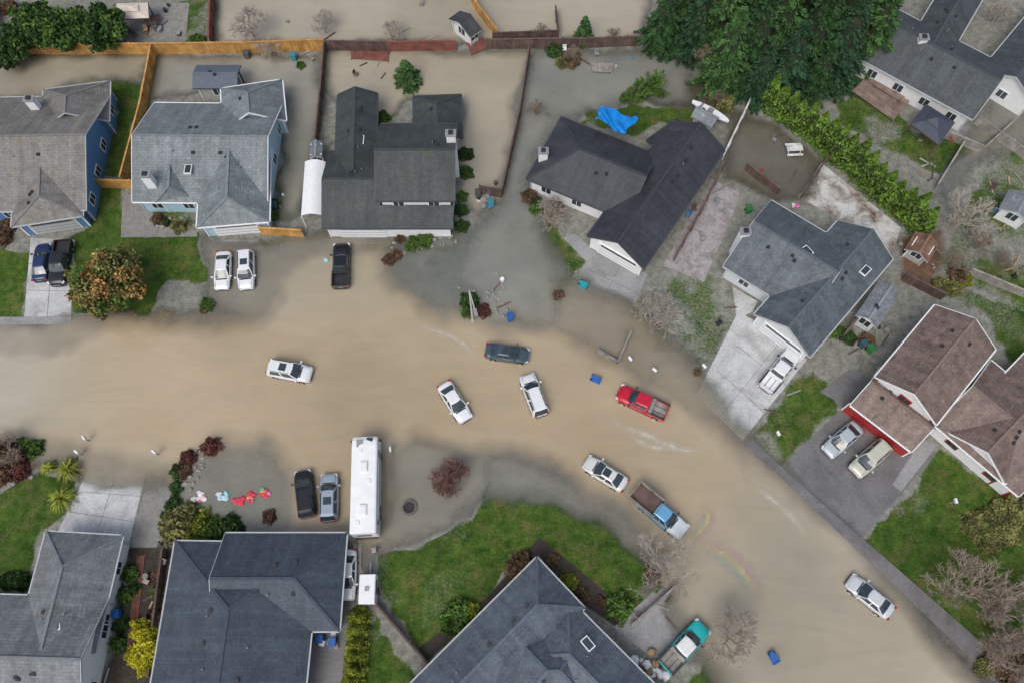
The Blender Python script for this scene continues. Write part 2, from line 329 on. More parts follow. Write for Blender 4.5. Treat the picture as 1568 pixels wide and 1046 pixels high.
# oil sheen
oilk=[0]
def oil(path,wd,foam=False):
    key='foam' if foam else 'oil'
    m=MC.get(key)
    if not m:
        m,n,b=base(key+'_sheen'); MC[key]=m
        tc=n.nodes.new('ShaderNodeTexCoord'); sx=n.nodes.new('ShaderNodeSeparateXYZ'); n.links.new(tc.outputs['UV'],sx.inputs[0])
        wob=n.nodes.new('ShaderNodeMath'); wob.operation='MULTIPLY_ADD'; n.links.new(noise(n,.5,3,.6),wob.inputs[0]); wob.inputs[1].default_value=.5; wob.inputs[2].default_value=-.25
        vv=n.nodes.new('ShaderNodeMath'); vv.operation='ADD'; n.links.new(sx.outputs[1],vv.inputs[0]); n.links.new(wob.outputs[0],vv.inputs[1])
        r=n.nodes.new('ShaderNodeValToRGB'); n.links.new(vv.outputs[0],r.inputs[0]); e=r.color_ramp.elements
        e[0].color=(.42,.36,.27,1); e[1].color=(.42,.36,.27,1)
        if foam: e[0].color=e[1].color=(.62,.57,.48,1)
        else:
            for p,cc in ((.2,(.33,.38,.42)),(.38,(.40,.46,.30)),(.52,(.55,.49,.24)),(.68,(.54,.34,.28)),(.82,(.44,.33,.44))):
                k=e.new(p); k.color=(*cc,1)
        n.links.new(r.outputs[0],b.inputs['Base Color']); b.inputs['Roughness'].default_value=.2
        r2=n.nodes.new('ShaderNodeValToRGB'); n.links.new(sx.outputs[1],r2.inputs[0]); e=r2.color_ramp.elements
        e[0].color=(0,0,0,1); e[1].color=(0,0,0,1); k=e.new(.5); k.color=(.75,.75,.75,1)
        r3=n.nodes.new('ShaderNodeValToRGB'); n.links.new(sx.outputs[0],r3.inputs[0]); e=r3.color_ramp.elements
        e[0].color=(0,0,0,1); e[1].color=(0,0,0,1); k=e.new(.3); k.color=(1,1,1,1); k=e.new(.75); k.color=(1,1,1,1)
        f=mixc(n,r2.outputs[0],ramp(n,noise(n,.8,4,.6),.3,.6),1,'MULTIPLY'); f=mixc(n,f,r3.outputs[0],1,'MULTIPLY')
        t=n.nodes.new('ShaderNodeBsdfTransparent'); mxx=n.nodes.new('ShaderNodeMixShader'); n.links.new(f,mxx.inputs[0]); n.links.new(t.outputs[0],mxx.inputs[1]); n.links.new(b.outputs[0],mxx.inputs[2])
        n.links.new(mxx.outputs[0],n.nodes['Material Output'].inputs[0])
    P=[g(p) for p in path]; Q=[]
    for i in range(len(P)-1):
        for k in range(6):
            t=k/6; p0=P[max(i-1,0)];p1=P[i];p2=P[i+1];p3=P[min(i+2,len(P)-1)]
            Q.append(.5*((2*p1)+(p2-p0)*t+(2*p0-5*p1+4*p2-p3)*t*t+(3*p1-p0-3*p2+p3)*t**3))
    oilk[0]+=1; b=MB(); zz0=.05+.004*oilk[0]; nQ=len(Q)-1
    def off(i,s):
        d=(Q[min(i+1,nQ)]-Q[max(i-1,0)]).normalized(); w=wd*(.5+.5*math.sin(math.pi*i/nQ)); return Vector((Q[i].x-d.y*w*s/2,Q[i].y+d.x*w*s/2,zz0))
    for i in range(nQ):
        b.face([off(i,-1),off(i+1,-1),off(i+1,1),off(i,1)],0,[(i/nQ,0),((i+1)/nQ,0),((i+1)/nQ,1),(i/nQ,1)])
    b.build('oil_sheen' if not foam else 'water_foam',[m])
oil([(1060,828),(1085,838),(1112,852),(1138,875),(1155,900),(1176,926)],2.8)
oil([(1072,770),(1085,790),(1072,812),(1048,838)],1.8)
oil([(925,640),(960,655),(1000,670),(1050,690),(1090,685)],1.5,True); oil([(960,665),(1000,685),(1035,688)],1.0,True); oil([(1150,740),(1210,790),(1240,830)],1.4,True); oil([(640,500),(700,520),(740,560)],1.0,True)
# ---------------------------------------------------------------- pavements
CL=concmat('light_concrete',(.54,.55,.55),(.27,.265,.25),.75,.35); CG=concmat('grey_concrete',(.31,.31,.31),(.17,.17,.165),.7,.3)
CD=concmat('wet_concrete',(.18,.175,.175),(.10,.095,.09),.8,.3,.45); CS=concmat('stained_concrete',(.56,.56,.53),(.13,.08,.05),1.0,.45)
GV=concmat('gravel',(.26,.255,.235),(.16,.155,.14),.7,1.5); MUL=concmat('mulch',(.045,.033,.025),(.02,.016,.012),.7,2)
CP=concmat('mauve_paving',(.38,.355,.36),(.18,.15,.14),.85,.9)
zz=[.006]
def pave(name,pts,m,raised=0):
    zz[0]+=.0009; return sheet(name,pts,m,zz[0]+raised,raised+.01 if raised else 0)
pave('driveway',[(47,365),(115,368),(108,487),(37,487)],CL)
pave('driveway',[(325,368),(397,368),(395,450),(320,455)],CG)
pave('patio',[(188,298),(232,298),(236,350),(302,354),(302,363),(185,364)],GV)
pave('driveway',[(430,372),(560,362),(575,485),(405,485)],CG)
pave('driveway',[(912,385),(992,420),(940,548),(848,492),(897,402)],CG)
pave('footpath',[(862,365),(880,358),(920,395),(905,408)],CG)
pave('driveway',[(1130,478),(1158,492),(1236,550),(1137,674),(1066,606)],CL)
pave('footpath',[(1122,440),(1160,462),(1152,478),(1128,490)],CL)
pave('driveway',[(1292,622),(1400,690),(1436,692),(1312,832),(1192,718)],CD)
pave('patio',[(1412,672),(1436,680),(1380,752),(1366,742)],CG)
pave('driveway',[(134,722),(224,722),(196,838),(88,815)],CL)
pave('footpath',[(226,732),(266,738),(240,838),(200,838)],GV)
pave('patio',[(1258,250),(1380,350),(1365,392),(1288,338),(1222,302)],CS)
pave('patio',[(1090,275),(1135,298),(1078,432),(1015,408)],CP)
pave('driveway',[(1000,905),(1070,965),(1002,1010),(940,960)],CG)
pave('driveway',[(535,830),(580,830),(575,950),(530,960),(545,1060),(455,1060),(470,965),(520,965)],CD)
pave('garden_bed',[(826,822),(966,938),(942,958),(893,925),(824,850),(655,1012),(640,992),(745,915)],MUL)
pave('patio',[(1255,600),(1300,565),(1335,580),(1300,625)],CD)
pave('patio',[(165,5),(290,5),(285,55),(180,58)],GV)
pave('footpath',[(1030,880),(1045,888),(975,970),(958,962)],CG)
pave('sidewalk',[(-300,486),(110,486),(110,497),(-300,500)],CG,.06)
pave('sidewalk',[(1137,680),(1190,725),(1310,840),(1430,955),(1560,1080),(1610,1080),(1470,955),(1350,850),(1232,748),(1150,672)],CD,.1)
pave('kerb',[(750,700),(752,722),(742,752),(720,785),(684,816),(640,836),(586,846),(586,838),(640,827),(680,806),(712,778),(733,748),(742,722),(742,700)],GV,.015)
def joints(c4,nu,nv):
    b=MB(); Q=[g(p) for p in c4]; up=Vector((0,0,1))
    def seg(a,c):
        v=c-a; l=v.length; v.normalize(); m0=(a+c)/2; b.obox(Vector((m0.x,m0.y,.032)),v,Vector((-v.y,v.x,0)),up,l,.035,.006,0)
    for k in range(1,nu): t=k/nu; seg(Q[0].lerp(Q[1],t),Q[3].lerp(Q[2],t))
    for k in range(1,nv): t=k/nv; seg(Q[0].lerp(Q[3],t),Q[1].lerp(Q[2],t))
    b.build('driveway_joints',[mat('joint',(.13,.13,.12),.9,.1)])
joints([(1158,492),(1236,550),(1137,674),(1066,606)],2,3); joints([(47,365),(115,368),(108,487),(37,487)],2,3); joints([(134,722),(224,722),(196,838),(95,815)],2,3); joints([(1292,622),(1400,690),(1312,832),(1192,718)],3,3); joints([(912,385),(992,420),(940,548),(848,492)],2,4)
# ---------------------------------------------------------------- houses
def house(name,roofm,wallm,trimm,blocks,chim=[],sky=[],gut=True,wtrim=None):
    e=empty(name); R=MB();Wm=MB();T=MB();G=MB()
    for bl in blocks:
        p0,p1,p2,he,hr,h0,h1=bl[:7]; doors=bl[7] if len(bl)>7 else []
        P0=g(p0,he);P1=g(p1,he);P2=g(p2,he)
        d=P1-P0; d.z=0; L=d.length; d.normalize(); nn=Vector((-d.y,d.x,0)); wv=(P2-P1).dot(nn)
        if wv<0: nn=-nn; wv=-wv
        Wd=wv; o=.45; flip=(d.cross(nn).z<0)
        up=Vector((0,0,1))
        def L2(s,t,z): return Vector((P0.x+d.x*s+nn.x*t,P0.y+d.y*s+nn.y*t,z))
        a=h0*Wd/2; b_=L-h1*Wd/2
        if a>b_: a=b_=(a+b_)/2
        A,B,C,Dd=L2(0,0,he),L2(L,0,he),L2(L,Wd,he),L2(0,Wd,he); R0,R1=L2(a,Wd/2,hr),L2(b_,Wd/2,hr)
        sl=math.hypot(Wd/2,hr-he)
        fs=[([A,B,R1,R0],[(0,0),(L,0),(b_,sl),(a,sl)]),([C,Dd,R0,R1],[(L,0),(0,0),(a,sl),(b_,sl)])]
        if h0>0: fs.append(([Dd,A,R0],[(0,0),(Wd,0),(Wd/2,sl)]))
        if h1>0: fs.append(([B,C,R1],[(0,0),(Wd,0),(Wd/2,sl)]))
        th=Vector((0,0,-.2))
        for pts,uv in fs:
            if flip: pts=pts[::-1]; uv=uv[::-1]
            R.face(pts,0,uv); T.face([p+th for p in pts][::-1],0)
        per=[A,B]+([] if h1>0 else [R1])+[C,Dd]+([] if h0>0 else [R0])
        for i in range(len(per)):
            q,r=per[i],per[(i+1)%len(per)]; pts=[q+th,r+th,r,q]
            T.face(pts if not flip else pts[::-1],0)
        if gut:
            for q,r,sg in ((A,B,-1),(C,Dd,1)):
                c=(q+r)/2+nn*sg*.07+Vector((0,0,-.07)); T.obox(c,d,nn,up,L-.02,.13,.11,0)
            for hx,q,r,sg in ((h0,Dd,A,-1),(h1,B,C,1)):
                if hx>0: T.obox((q+r)/2+d*sg*.07+Vector((0,0,-.07)),nn,d,up,Wd-.02,.13,.11,0)
            for hx,q,r,c_ ,sg in ((h0,Dd,A,R0,-1),(h1,B,C,R1,1)):
                if hx==0:
                    for e0 in (q,r):
                        v=(c_-e0); ll=v.length; v.normalize(); T.obox((c_+e0)/2+d*sg*.04+Vector((0,0,-.08)),v,d,v.cross(d),ll,.06,.2,0)
        caps=[(R0,R1)] if (R1-R0).length>.3 else []
        if h0>0: caps+=[(A,R0),(Dd,R0)]
        if h1>0: caps+=[(B,R1),(C,R1)]
        for q,r in caps:
            v=(r-q); ll=v.length; v.normalize(); sd_=v.cross(up).normalized(); R.obox((q+r)/2+up*.015,v,sd_,sd_.cross(v),ll,.26,.05,1)
        sx0,sx1,t0,t1=o,L-o,o,Wd-o
        def zr(t): return he+(hr-he)*(1-abs(t-Wd/2)/(Wd/2))
        zt=zr(o)-.21
        c4=[(sx0,t0),(sx1,t0),(sx1,t1),(sx0,t1)]
        for i in range(4):
            (s0,q0),(s1,q1)=c4[i],c4[(i+1)%4]
            pts=[L2(s0,q0,-.3),L2(s1,q1,-.3),L2(s1,q1,zt)]
            if (i==1 and h1==0) or (i==3 and h0==0): pts.append(L2(s0,Wd/2,hr-.22))
            pts.append(L2(s0,q0,zt)); Wm.face(pts if not flip else pts[::-1],0)
        sides={'A':(L2(sx0,t0,0),d,-nn,sx1-sx0),'B':(L2(sx0,t1,0),d,nn,sx1-sx0),'S':(L2(sx0,t0,0),nn,-d,t1-t0),'E':(L2(sx1,t0,0),nn,d,t1-t0)}
        dd={q[0] for q in doors}
        for k,(O,ev,nv,ln) in sides.items():
            if k in dd: continue
            cnt=max(1,int(ln/3.4))
            for j in range(cnt):
                for zc in ([1.5] if he<4.5 else [1.5,4.1]):
                    c=O+ev*(ln*(j+.5)/cnt)+up*zc
                    T.obox(c+nv*.03,ev,nv,up,1.35,.1,1.25,1); G.obox(c+nv*.05,ev,nv,up,1.12,.1,1.02,0); T.obox(c+nv*.09,ev,nv,up,.06,.06,1.02,1)
            for q in (0,ln): T.obox(O+ev*q+up*(zt/2),ev,nv,up,.16,.16,zt,1)
        for k,fr_,wd,mt in doors:
            O,ev,nv,ln=sides[k]; c=O+ev*(ln*fr_)+up*1.1
            T.obox(c+nv*.03,ev,nv,up,wd+.3,.1,2.3,5); T.obox(c+nv*.06,ev,nv,up,wd,.1,2.1,mt)
            for z in (.55,1.1,1.65): T.obox(c+nv*.115+up*(z-1.1),ev,nv,up,wd,.01,.04,2)
            T.obox(c+nv*.115+up*.8,ev,nv,up,wd*.9,.015,.3,2)
        rn=random.Random(int(L*100+Wd*10))
        for k in range(int(L/2.2)):
            s=L*rn.uniform(.18,.82); t=Wd*rn.choice([.36,.38,.62,.64]); t+=rn.uniform(-.3,.3)
            if min(s-a,b_-s)<-.5: continue
            c=L2(s,t,zr(t)+.08)
            if rn.random()<.6: T.obox(c,d,nn,up,.34,.3,.2,2)
            else: T.cyl(c-up*.2,c+up*.3,.06,.06,6,3)
    for (px,py,h,*sz) in chim:
        c=g((px,py),h); T.box((c.x,c.y,h/2),(1.0,.75,h),5,.05); T.box((c.x,c.y,h+.06),(1.2,.95,.12),3); T.box((c.x,c.y,h+.2),(.5,.5,.2),2)
    for (px,py,h,rz) in sky:
        c=g((px,py),h); T.box(c,(.8,1.2,.18),5,rz); G.box(c+Vector((0,0,.06)),(.62,1.0,.14),0,rz)
    capm=roofm[1]
    R.build('roof',[roofm[0],capm],e); Wm.build('walls',[wallm],e); T.build('trim_and_doors',[trimm,wtrim or WHITE,BLK,GREY,mat('door_red',(.38,.025,.025),.4,.1),WHITE],e); G.build('window_panes',[GLASS],e)
    return e
def rm(name,col,moss=(.1,.105,.07),amt=.3): return (roofmat(name,col,moss,amt),mat(name+'_cap',tuple(c*1.1 for c in col),.8,.2))
R1=rm('roof_greybrown',(.16,.155,.145),(.23,.18,.10),.6); R2=rm('roof_grey',(.16,.185,.195),(.12,.13,.11),.3)
R3=rm('roof_charcoal',(.04,.048,.05),(.065,.08,.04),.65); R4=rm('roof_black',(.033,.037,.046),(.06,.06,.056),.25)
R5=rm('roof_slate',(.082,.10,.115),(.17,.175,.18),.5); R6=rm('roof_brown',(.175,.125,.105),(.07,.05,.048),.75)
R8=rm('roof_bluegrey',(.088,.11,.137),(.17,.19,.20),.45); R9=rm('roof_dark',(.042,.057,.078),(.09,.105,.125),.4); R7=rm('roof_dkgrey',(.052,.062,.07),(.08,.09,.06),.5)
R10=rm('roof_midgrey',(.15,.163,.175),(.11,.13,.08),.4)
blue=mat('blue_siding',(.08,.20,.38),.6,.1); lblue=mat('pale_blue_siding',(.36,.54,.62),.6,.1); wsid=mat('white_siding',(.72,.73,.73),.6,.06)
red=mat('red_siding',(.38,.025,.025),.6,.15); gsid=mat('grey_siding',(.4,.4,.38),.6,.1); lgs=mat('light_siding',(.58,.61,.63),.6,.08)
house('blue_house',R1,blue,GUT,[
 ((-120,152),(168,147),(124,322),2.9,6,0,0),((62,200),(66,138),(168,140),2.9,5.3,0,.9),
 ((22,262),(17,348),(126,348),2.8,4.7,0,.55,[('E',.5,4.9,0)])],chim=[(44,152,5.5)],sky=[(13,263,4.2,0)])
house('pale_blue_house',R2,lblue,WHITE,[
 ((236,158),(432,160),(412,312),2.8,5.8,0,0),((342,200),(338,136),(433,134),2.8,5.2,0,.9),
 ((308,235),(301,349),(412,349),2.8,5.2,0,.5,[('E',.5,4.9,1)]),((240,250),(237,311),(297,311),2.7,4.5,0,.3)],chim=[(222,268,5.6)],sky=[(288,260,4.6,0)])
house('white_two_storey_house',R3,wsid,TRIMD,[
 ((512,275),(517,146),(578,146),3,4.8,0,.2),((505,232),(697,232),(694,350),2.7,4.7,0,0,[('B',.28,4.9,1)]),
 ((583,190),(700,190),(692,308),5.2,7.4,0,0),((633,215),(633,148),(706,148),3,4.7,0,.9)],chim=[(690,205,8.0)],sky=[(552,215,4.0,0)])
house('charcoal_rambler_house',R4,wsid,TRIMD,[
 ((1110,230),(986,412),(896,366),2.8,5.1,0,0,[('E',.45,4.9,1)]),((806,274),(960,338),(1027,246),2.8,5.1,.9,0),((990,215),(1035,183),(1110,228),2.75,4.6,.2,.2)],chim=[(832,232,4.6)])
house('slate_rambler_house',R5,lgs,GUT,[
 ((1367,397),(1240,547),(1150,487),2.8,5.0,0,0,[('E',.45,4.9,1)]),((1107,408),(1235,488),(1322,391),2.8,5.3,0,0)],chim=[(1142,355,5)],sky=[(1236,385,5,.6),(1325,415,4,-.8)])
house('brown_roof_house',R6,wsid,WHITE,[
 ((1432,467),(1340,577),(1430,655),4.9,6.9,0,0),((1302,620),(1396,692),(1448,638),2.8,4.2,0,0,[('A',.5,7.2,4)]),
 ((1575,535),(1452,662),(1538,742),2.8,4.9,0,0),((1430,650),(1560,760),(1640,650),2.7,4.6,0,0)],chim=[],wtrim=red)
house('dark_grey_house',R7,wsid,GUT,[
 ((1316,90),(1490,184),(1562,112),3,5.2,0,0),((1385,75),(1455,-40),(1510,-10),3,4.9,0,.5),((1500,110),(1600,-10),(1680,40),3,4.9,0,.5)],chim=[(1415,58,5.6)])
house('blue_grey_hip_house',R8,wsid,GUT,[
 ((822,853),(610,1065),(690,1145),2.8,5.4,1,0),((870,915),(1030,1075),(940,1170),2.8,5.2,.9,0),((780,965),(905,960),(930,1090),2.8,5.4,.9,.9)],sky=[(900,985,4.2,.7)])
house('dark_hip_house',R9,gsid,GUT,[
 ((268,828),(222,1100),(463,1100),2.8,5.6,.9,0),((345,816),(531,816),(521,966),2.8,5.3,0,.9)])
house('grey_hip_house',R10,wsid,GUT,[
 ((188,820),(146,1000),(20,1000),2.8,5.2,.9,0),((-180,905),(166,915),(134,1110),2.8,5.6,0,0)],sky=[(85,955,4.6,.3)])
ORW=woodmat('cedar_wood',(.46,.235,.06),(.58,.32,.10)); DKW=woodmat('dark_wood',(.085,.055,.045),(.15,.095,.08)); RDW=woodmat('redwood',(.24,.08,.055),(.19,.075,.06)); GYW=woodmat('weathered_wood',(.25,.23,.21),(.34,.32,.28)); WHW=woodmat('white_boards',(.6,.6,.6),(.7,.7,.7))
def shed(name,p0,p1,p2,he,hr,roofm,wallm,trimm=None):
    house(name,roofm,wallm,trimm or GUT,[(p0,p1,p2,he,hr,0,0)],gut=False)
SR=rm('shed_roof_dark',(.04,.043,.048)); SRG=rm('shed_roof_grey',(.2,.22,.24)); SRR=rm('shed_roof_rust',(.2,.11,.07),(.05,.03,.02),.8)
shed('garden_shed',(686,30),(704,17),(735,48),2.2,3.2,SR,wsid)
shed('garden_shed',(1345,432),(1310,483),(1344,502),2.3,3.2,SRG,lgs)
shed('garden_shed',(1402,355),(1385,382),(1418,408),1.8,2.6,SRR,gsid)
shed('garden_shed',(1058,178),(1090,196),(1100,180),2.0,2.8,SRG,lgs)
shed('garden_shed',(475,218),(474,243),(493,243),2.0,2.4,SRG,wsid)
shed('garden_shed',(1545,290),(1530,320),(1575,345),2.2,3.0,SRG,wsid)
def gazebo(name,c4,he,hr,m):
    e=empty(name); b=MB(); P=[g(p,he) for p in c4]; c=sum(P,Vector())/4; c.z=hr
    b.idx(P+[c],[(0,1,4),(1,2,4),(2,3,4),(3,0,4)],0)
    P2=[(p-c)*.45+c for p in P]; 
    for p in P2: p.z=he+(hr-he)*.55+.18
    c2=c.copy(); c2.z=hr+.25; b.idx(P2+[c2],[(0,1,4),(1,2,4),(2,3,4),(3,0,4)],0)
    b.build('roof',[m],e); q=MB()
    for p in P:
        pp=(p-c)*.94+c; q.box((pp.x,pp.y,he/2),(.12,.12,he),0)
    for i in range(4):
        a,b2=P[i],P[(i+1)%4]; v=(b2-a); l=v.length; v.normalize(); q.obox((a+b2)/2-Vector((0,0,.08)),v,Vector((-v.y,v.x,0)),Vector((0,0,1)),l,.1,.14,0)
    q.build('posts',[DKW],e); return e
gazebo('gazebo',[(1395,190),(1418,160),(1462,188),(1438,222)],2.5,3.4,mat('gazebo_roof',(.05,.06,.085),.6,.15))
house('metal_roof_pavilion',(mat('metal_roof',(.09,.11,.14),.4,.15),mat('metal_roof_cap',(.13,.15,.17),.4,.1)),gsid,TRIMD,[((301,100),(369,100),(367,136),2.6,3.2,0,0)],gut=False)
gazebo('patio_canopy',[(178,6),(226,4),(228,28),(182,30)],2.4,2.9,mat('canopy_cloth',(.62,.54,.46),.8,.1))
def awning():
    e=empty('white_carport'); b=MB(); P0=g((467,248),2.7);P1=g((498,248),2.7);P2=g((495,331),2.7);P3=g((461,331),2.7); N=8
    for i in range(N):
        s0,s1=i/N,(i+1)/N
        z=lambda s:.45*math.sin(math.pi*s)
        a=P0.lerp(P1,s0);c=P0.lerp(P1,s1);d=P3.lerp(P2,s1);f=P3.lerp(P2,s0)
        b.face([f+Vector((0,0,z(s0))),d+Vector((0,0,z(s1))),c+Vector((0,0,z(s1))),a+Vector((0,0,z(s0)))],0,smooth=False)
    b.build('vaulted_roof',[WHITE],e); q=MB()
    for i in range(5):
        t=i/4
        for u,v in ((P0,P3),(P1,P2)):
            p=u.lerp(v,t); q.box((p.x,p.y,1.3),(.08,.08,2.6),0)
    q.build('posts',[WHITE],e)
awning()
def deck(name,c4,z,m,bd=.16):
    b=MB(); P=[g(p,z) for p in c4]; L=(P[1]-P[0]).length; n_=max(2,int(L/bd))
    v=(P[1]-P[0]).normalized()
    for i in range(n_):
        t=(i+.5)/n_; a=P[0].lerp(P[1],t); c=P[3].lerp(P[2],t); w=(c-a); l=w.length; w.normalize()
        b.obox((a+c)/2,w,v,Vector((0,0,1)),l,bd*.86,.05,0)
    for p in P: b.box((p.x,p.y,z/2-.05),(.12,.12,max(.1,z)),0)
    return b.build(name,[m])
BRW=woodmat('brown_deck_wood',(.2,.15,.12),(.27,.2,.17))
deck('wooden_deck',[(1305,140),(1335,108),(1398,150),(1368,185)],.5,BRW); deck('wooden_deck',[(1330,125),(1345,105),(1395,135),(1380,158)],.75,BRW)
deck('wooden_dock',[(536,78),(596,80),(594,94),(538,90)],.25,RDW); deck('wooden_dock',[(714,66),(740,58),(746,74),(722,84)],.25,RDW)
deck('wooden_deck',[(905,97),(940,97),(938,112),(907,110)],.3,GYW)
deck('wooden_boardwalk',[(540,832),(555,832),(552,930),(536,930)],.12,GYW,.4)
deck('brick_garden_steps',[(210,850),(222,850),(205,1010),(192,1010)],.08,RDW,.14) 
# ---------------------------------------------------------------- fences
def fence(pts,m,h=1.8,name='wooden_fence',bd=.17,picket=False):
    b=MB(); rn=random.Random(len(pts)*7+int(pts[0][0]))
    for i in range(len(pts)-1):
        a=g(pts[i]);c=g(pts[i+1]); v=c-a; L=v.length; v.normalize(); nn=Vector((-v.y,v.x,0)); up=Vector((0,0,1))
        k=int(L/bd)
        for j in range(k):
            hh=h+rn.uniform(-.03,.03)
            if picket and j%2: continue
            b.obox(a+v*((j+.5)*L/k)+up*(hh/2-.1)+nn*rn.uniform(-.01,.01),v,nn,up,bd*.93,.03,hh,0)
        for z in (.35,h-.35): b.obox((a+c)/2+up*z+nn*.05,v,nn,up,L,.05,.09,0)
        b.obox((a+c)/2+up*(h-.06),v,nn,up,L,.2,.06,0)
        for j in range(int(L/2.4)+1):
            p=a+v*min(L,j*2.4); b.box((p.x+nn.x*.08,p.y+nn.y*.08,h/2),(.14,.14,h+.12),0)
    return b.build(name,[m])
fence([(-80,84),(0,84),(120,84),(234,84)],ORW,2.0); fence([(234,84),(380,82),(500,78)],ORW,2.0); fence([(240,86),(224,172),(194,286)],ORW,2.0)
fence([(146,288),(218,290)],ORW,1.8); fence([(402,360),(466,364)],ORW,1.7); fence([(330,-60),(326,72)],RDW); fence([(690,-60),(730,20),(762,62)],ORW)
fence([(500,78),(595,80)],DKW); fence([(500,80),(494,152),(484,252)],DKW); fence([(595,80),(700,78)],RDW)
fence([(745,76),(900,74),(1060,68)],DKW); fence([(810,86),(795,182),(768,304)],DKW); fence([(735,298),(768,304)],DKW)
fence([(1146,160),(1104,248)],WHW,1.2,'picket_fence',.14,True); fence([(1104,262),(1070,330),(1030,402)],DKW,1.6); fence([(1140,262),(1190,300)],DKW,1.5)
fence([(914,540),(945,558),(965,512)],GYW,1.0); fence([(1440,210),(1500,235),(1550,190)],GYW,1.4); fence([(1380,430),(1440,460)],DKW,1.6)
fence([(1262,250),(1225,305)],DKW,1.4); fence([(578,925),(655,1015)],DKW,1.1); fence([(255,842),(240,960)],DKW,1.2); fence([(1035,895),(965,958)],GYW,1.0)
fence([(1490,190),(1568,245),(1640,290)],GYW,1.5); fence([(1470,225),(1430,290)],GYW,1.2); fence([(1480,420),(1600,470)],GYW,1.4)
fence([(0,82),(-5,-60)],ORW,1.8); fence([(1310,490),(1285,520)],DKW,1.6); fence([(755,62),(855,58),(850,20)],DKW,1.3)
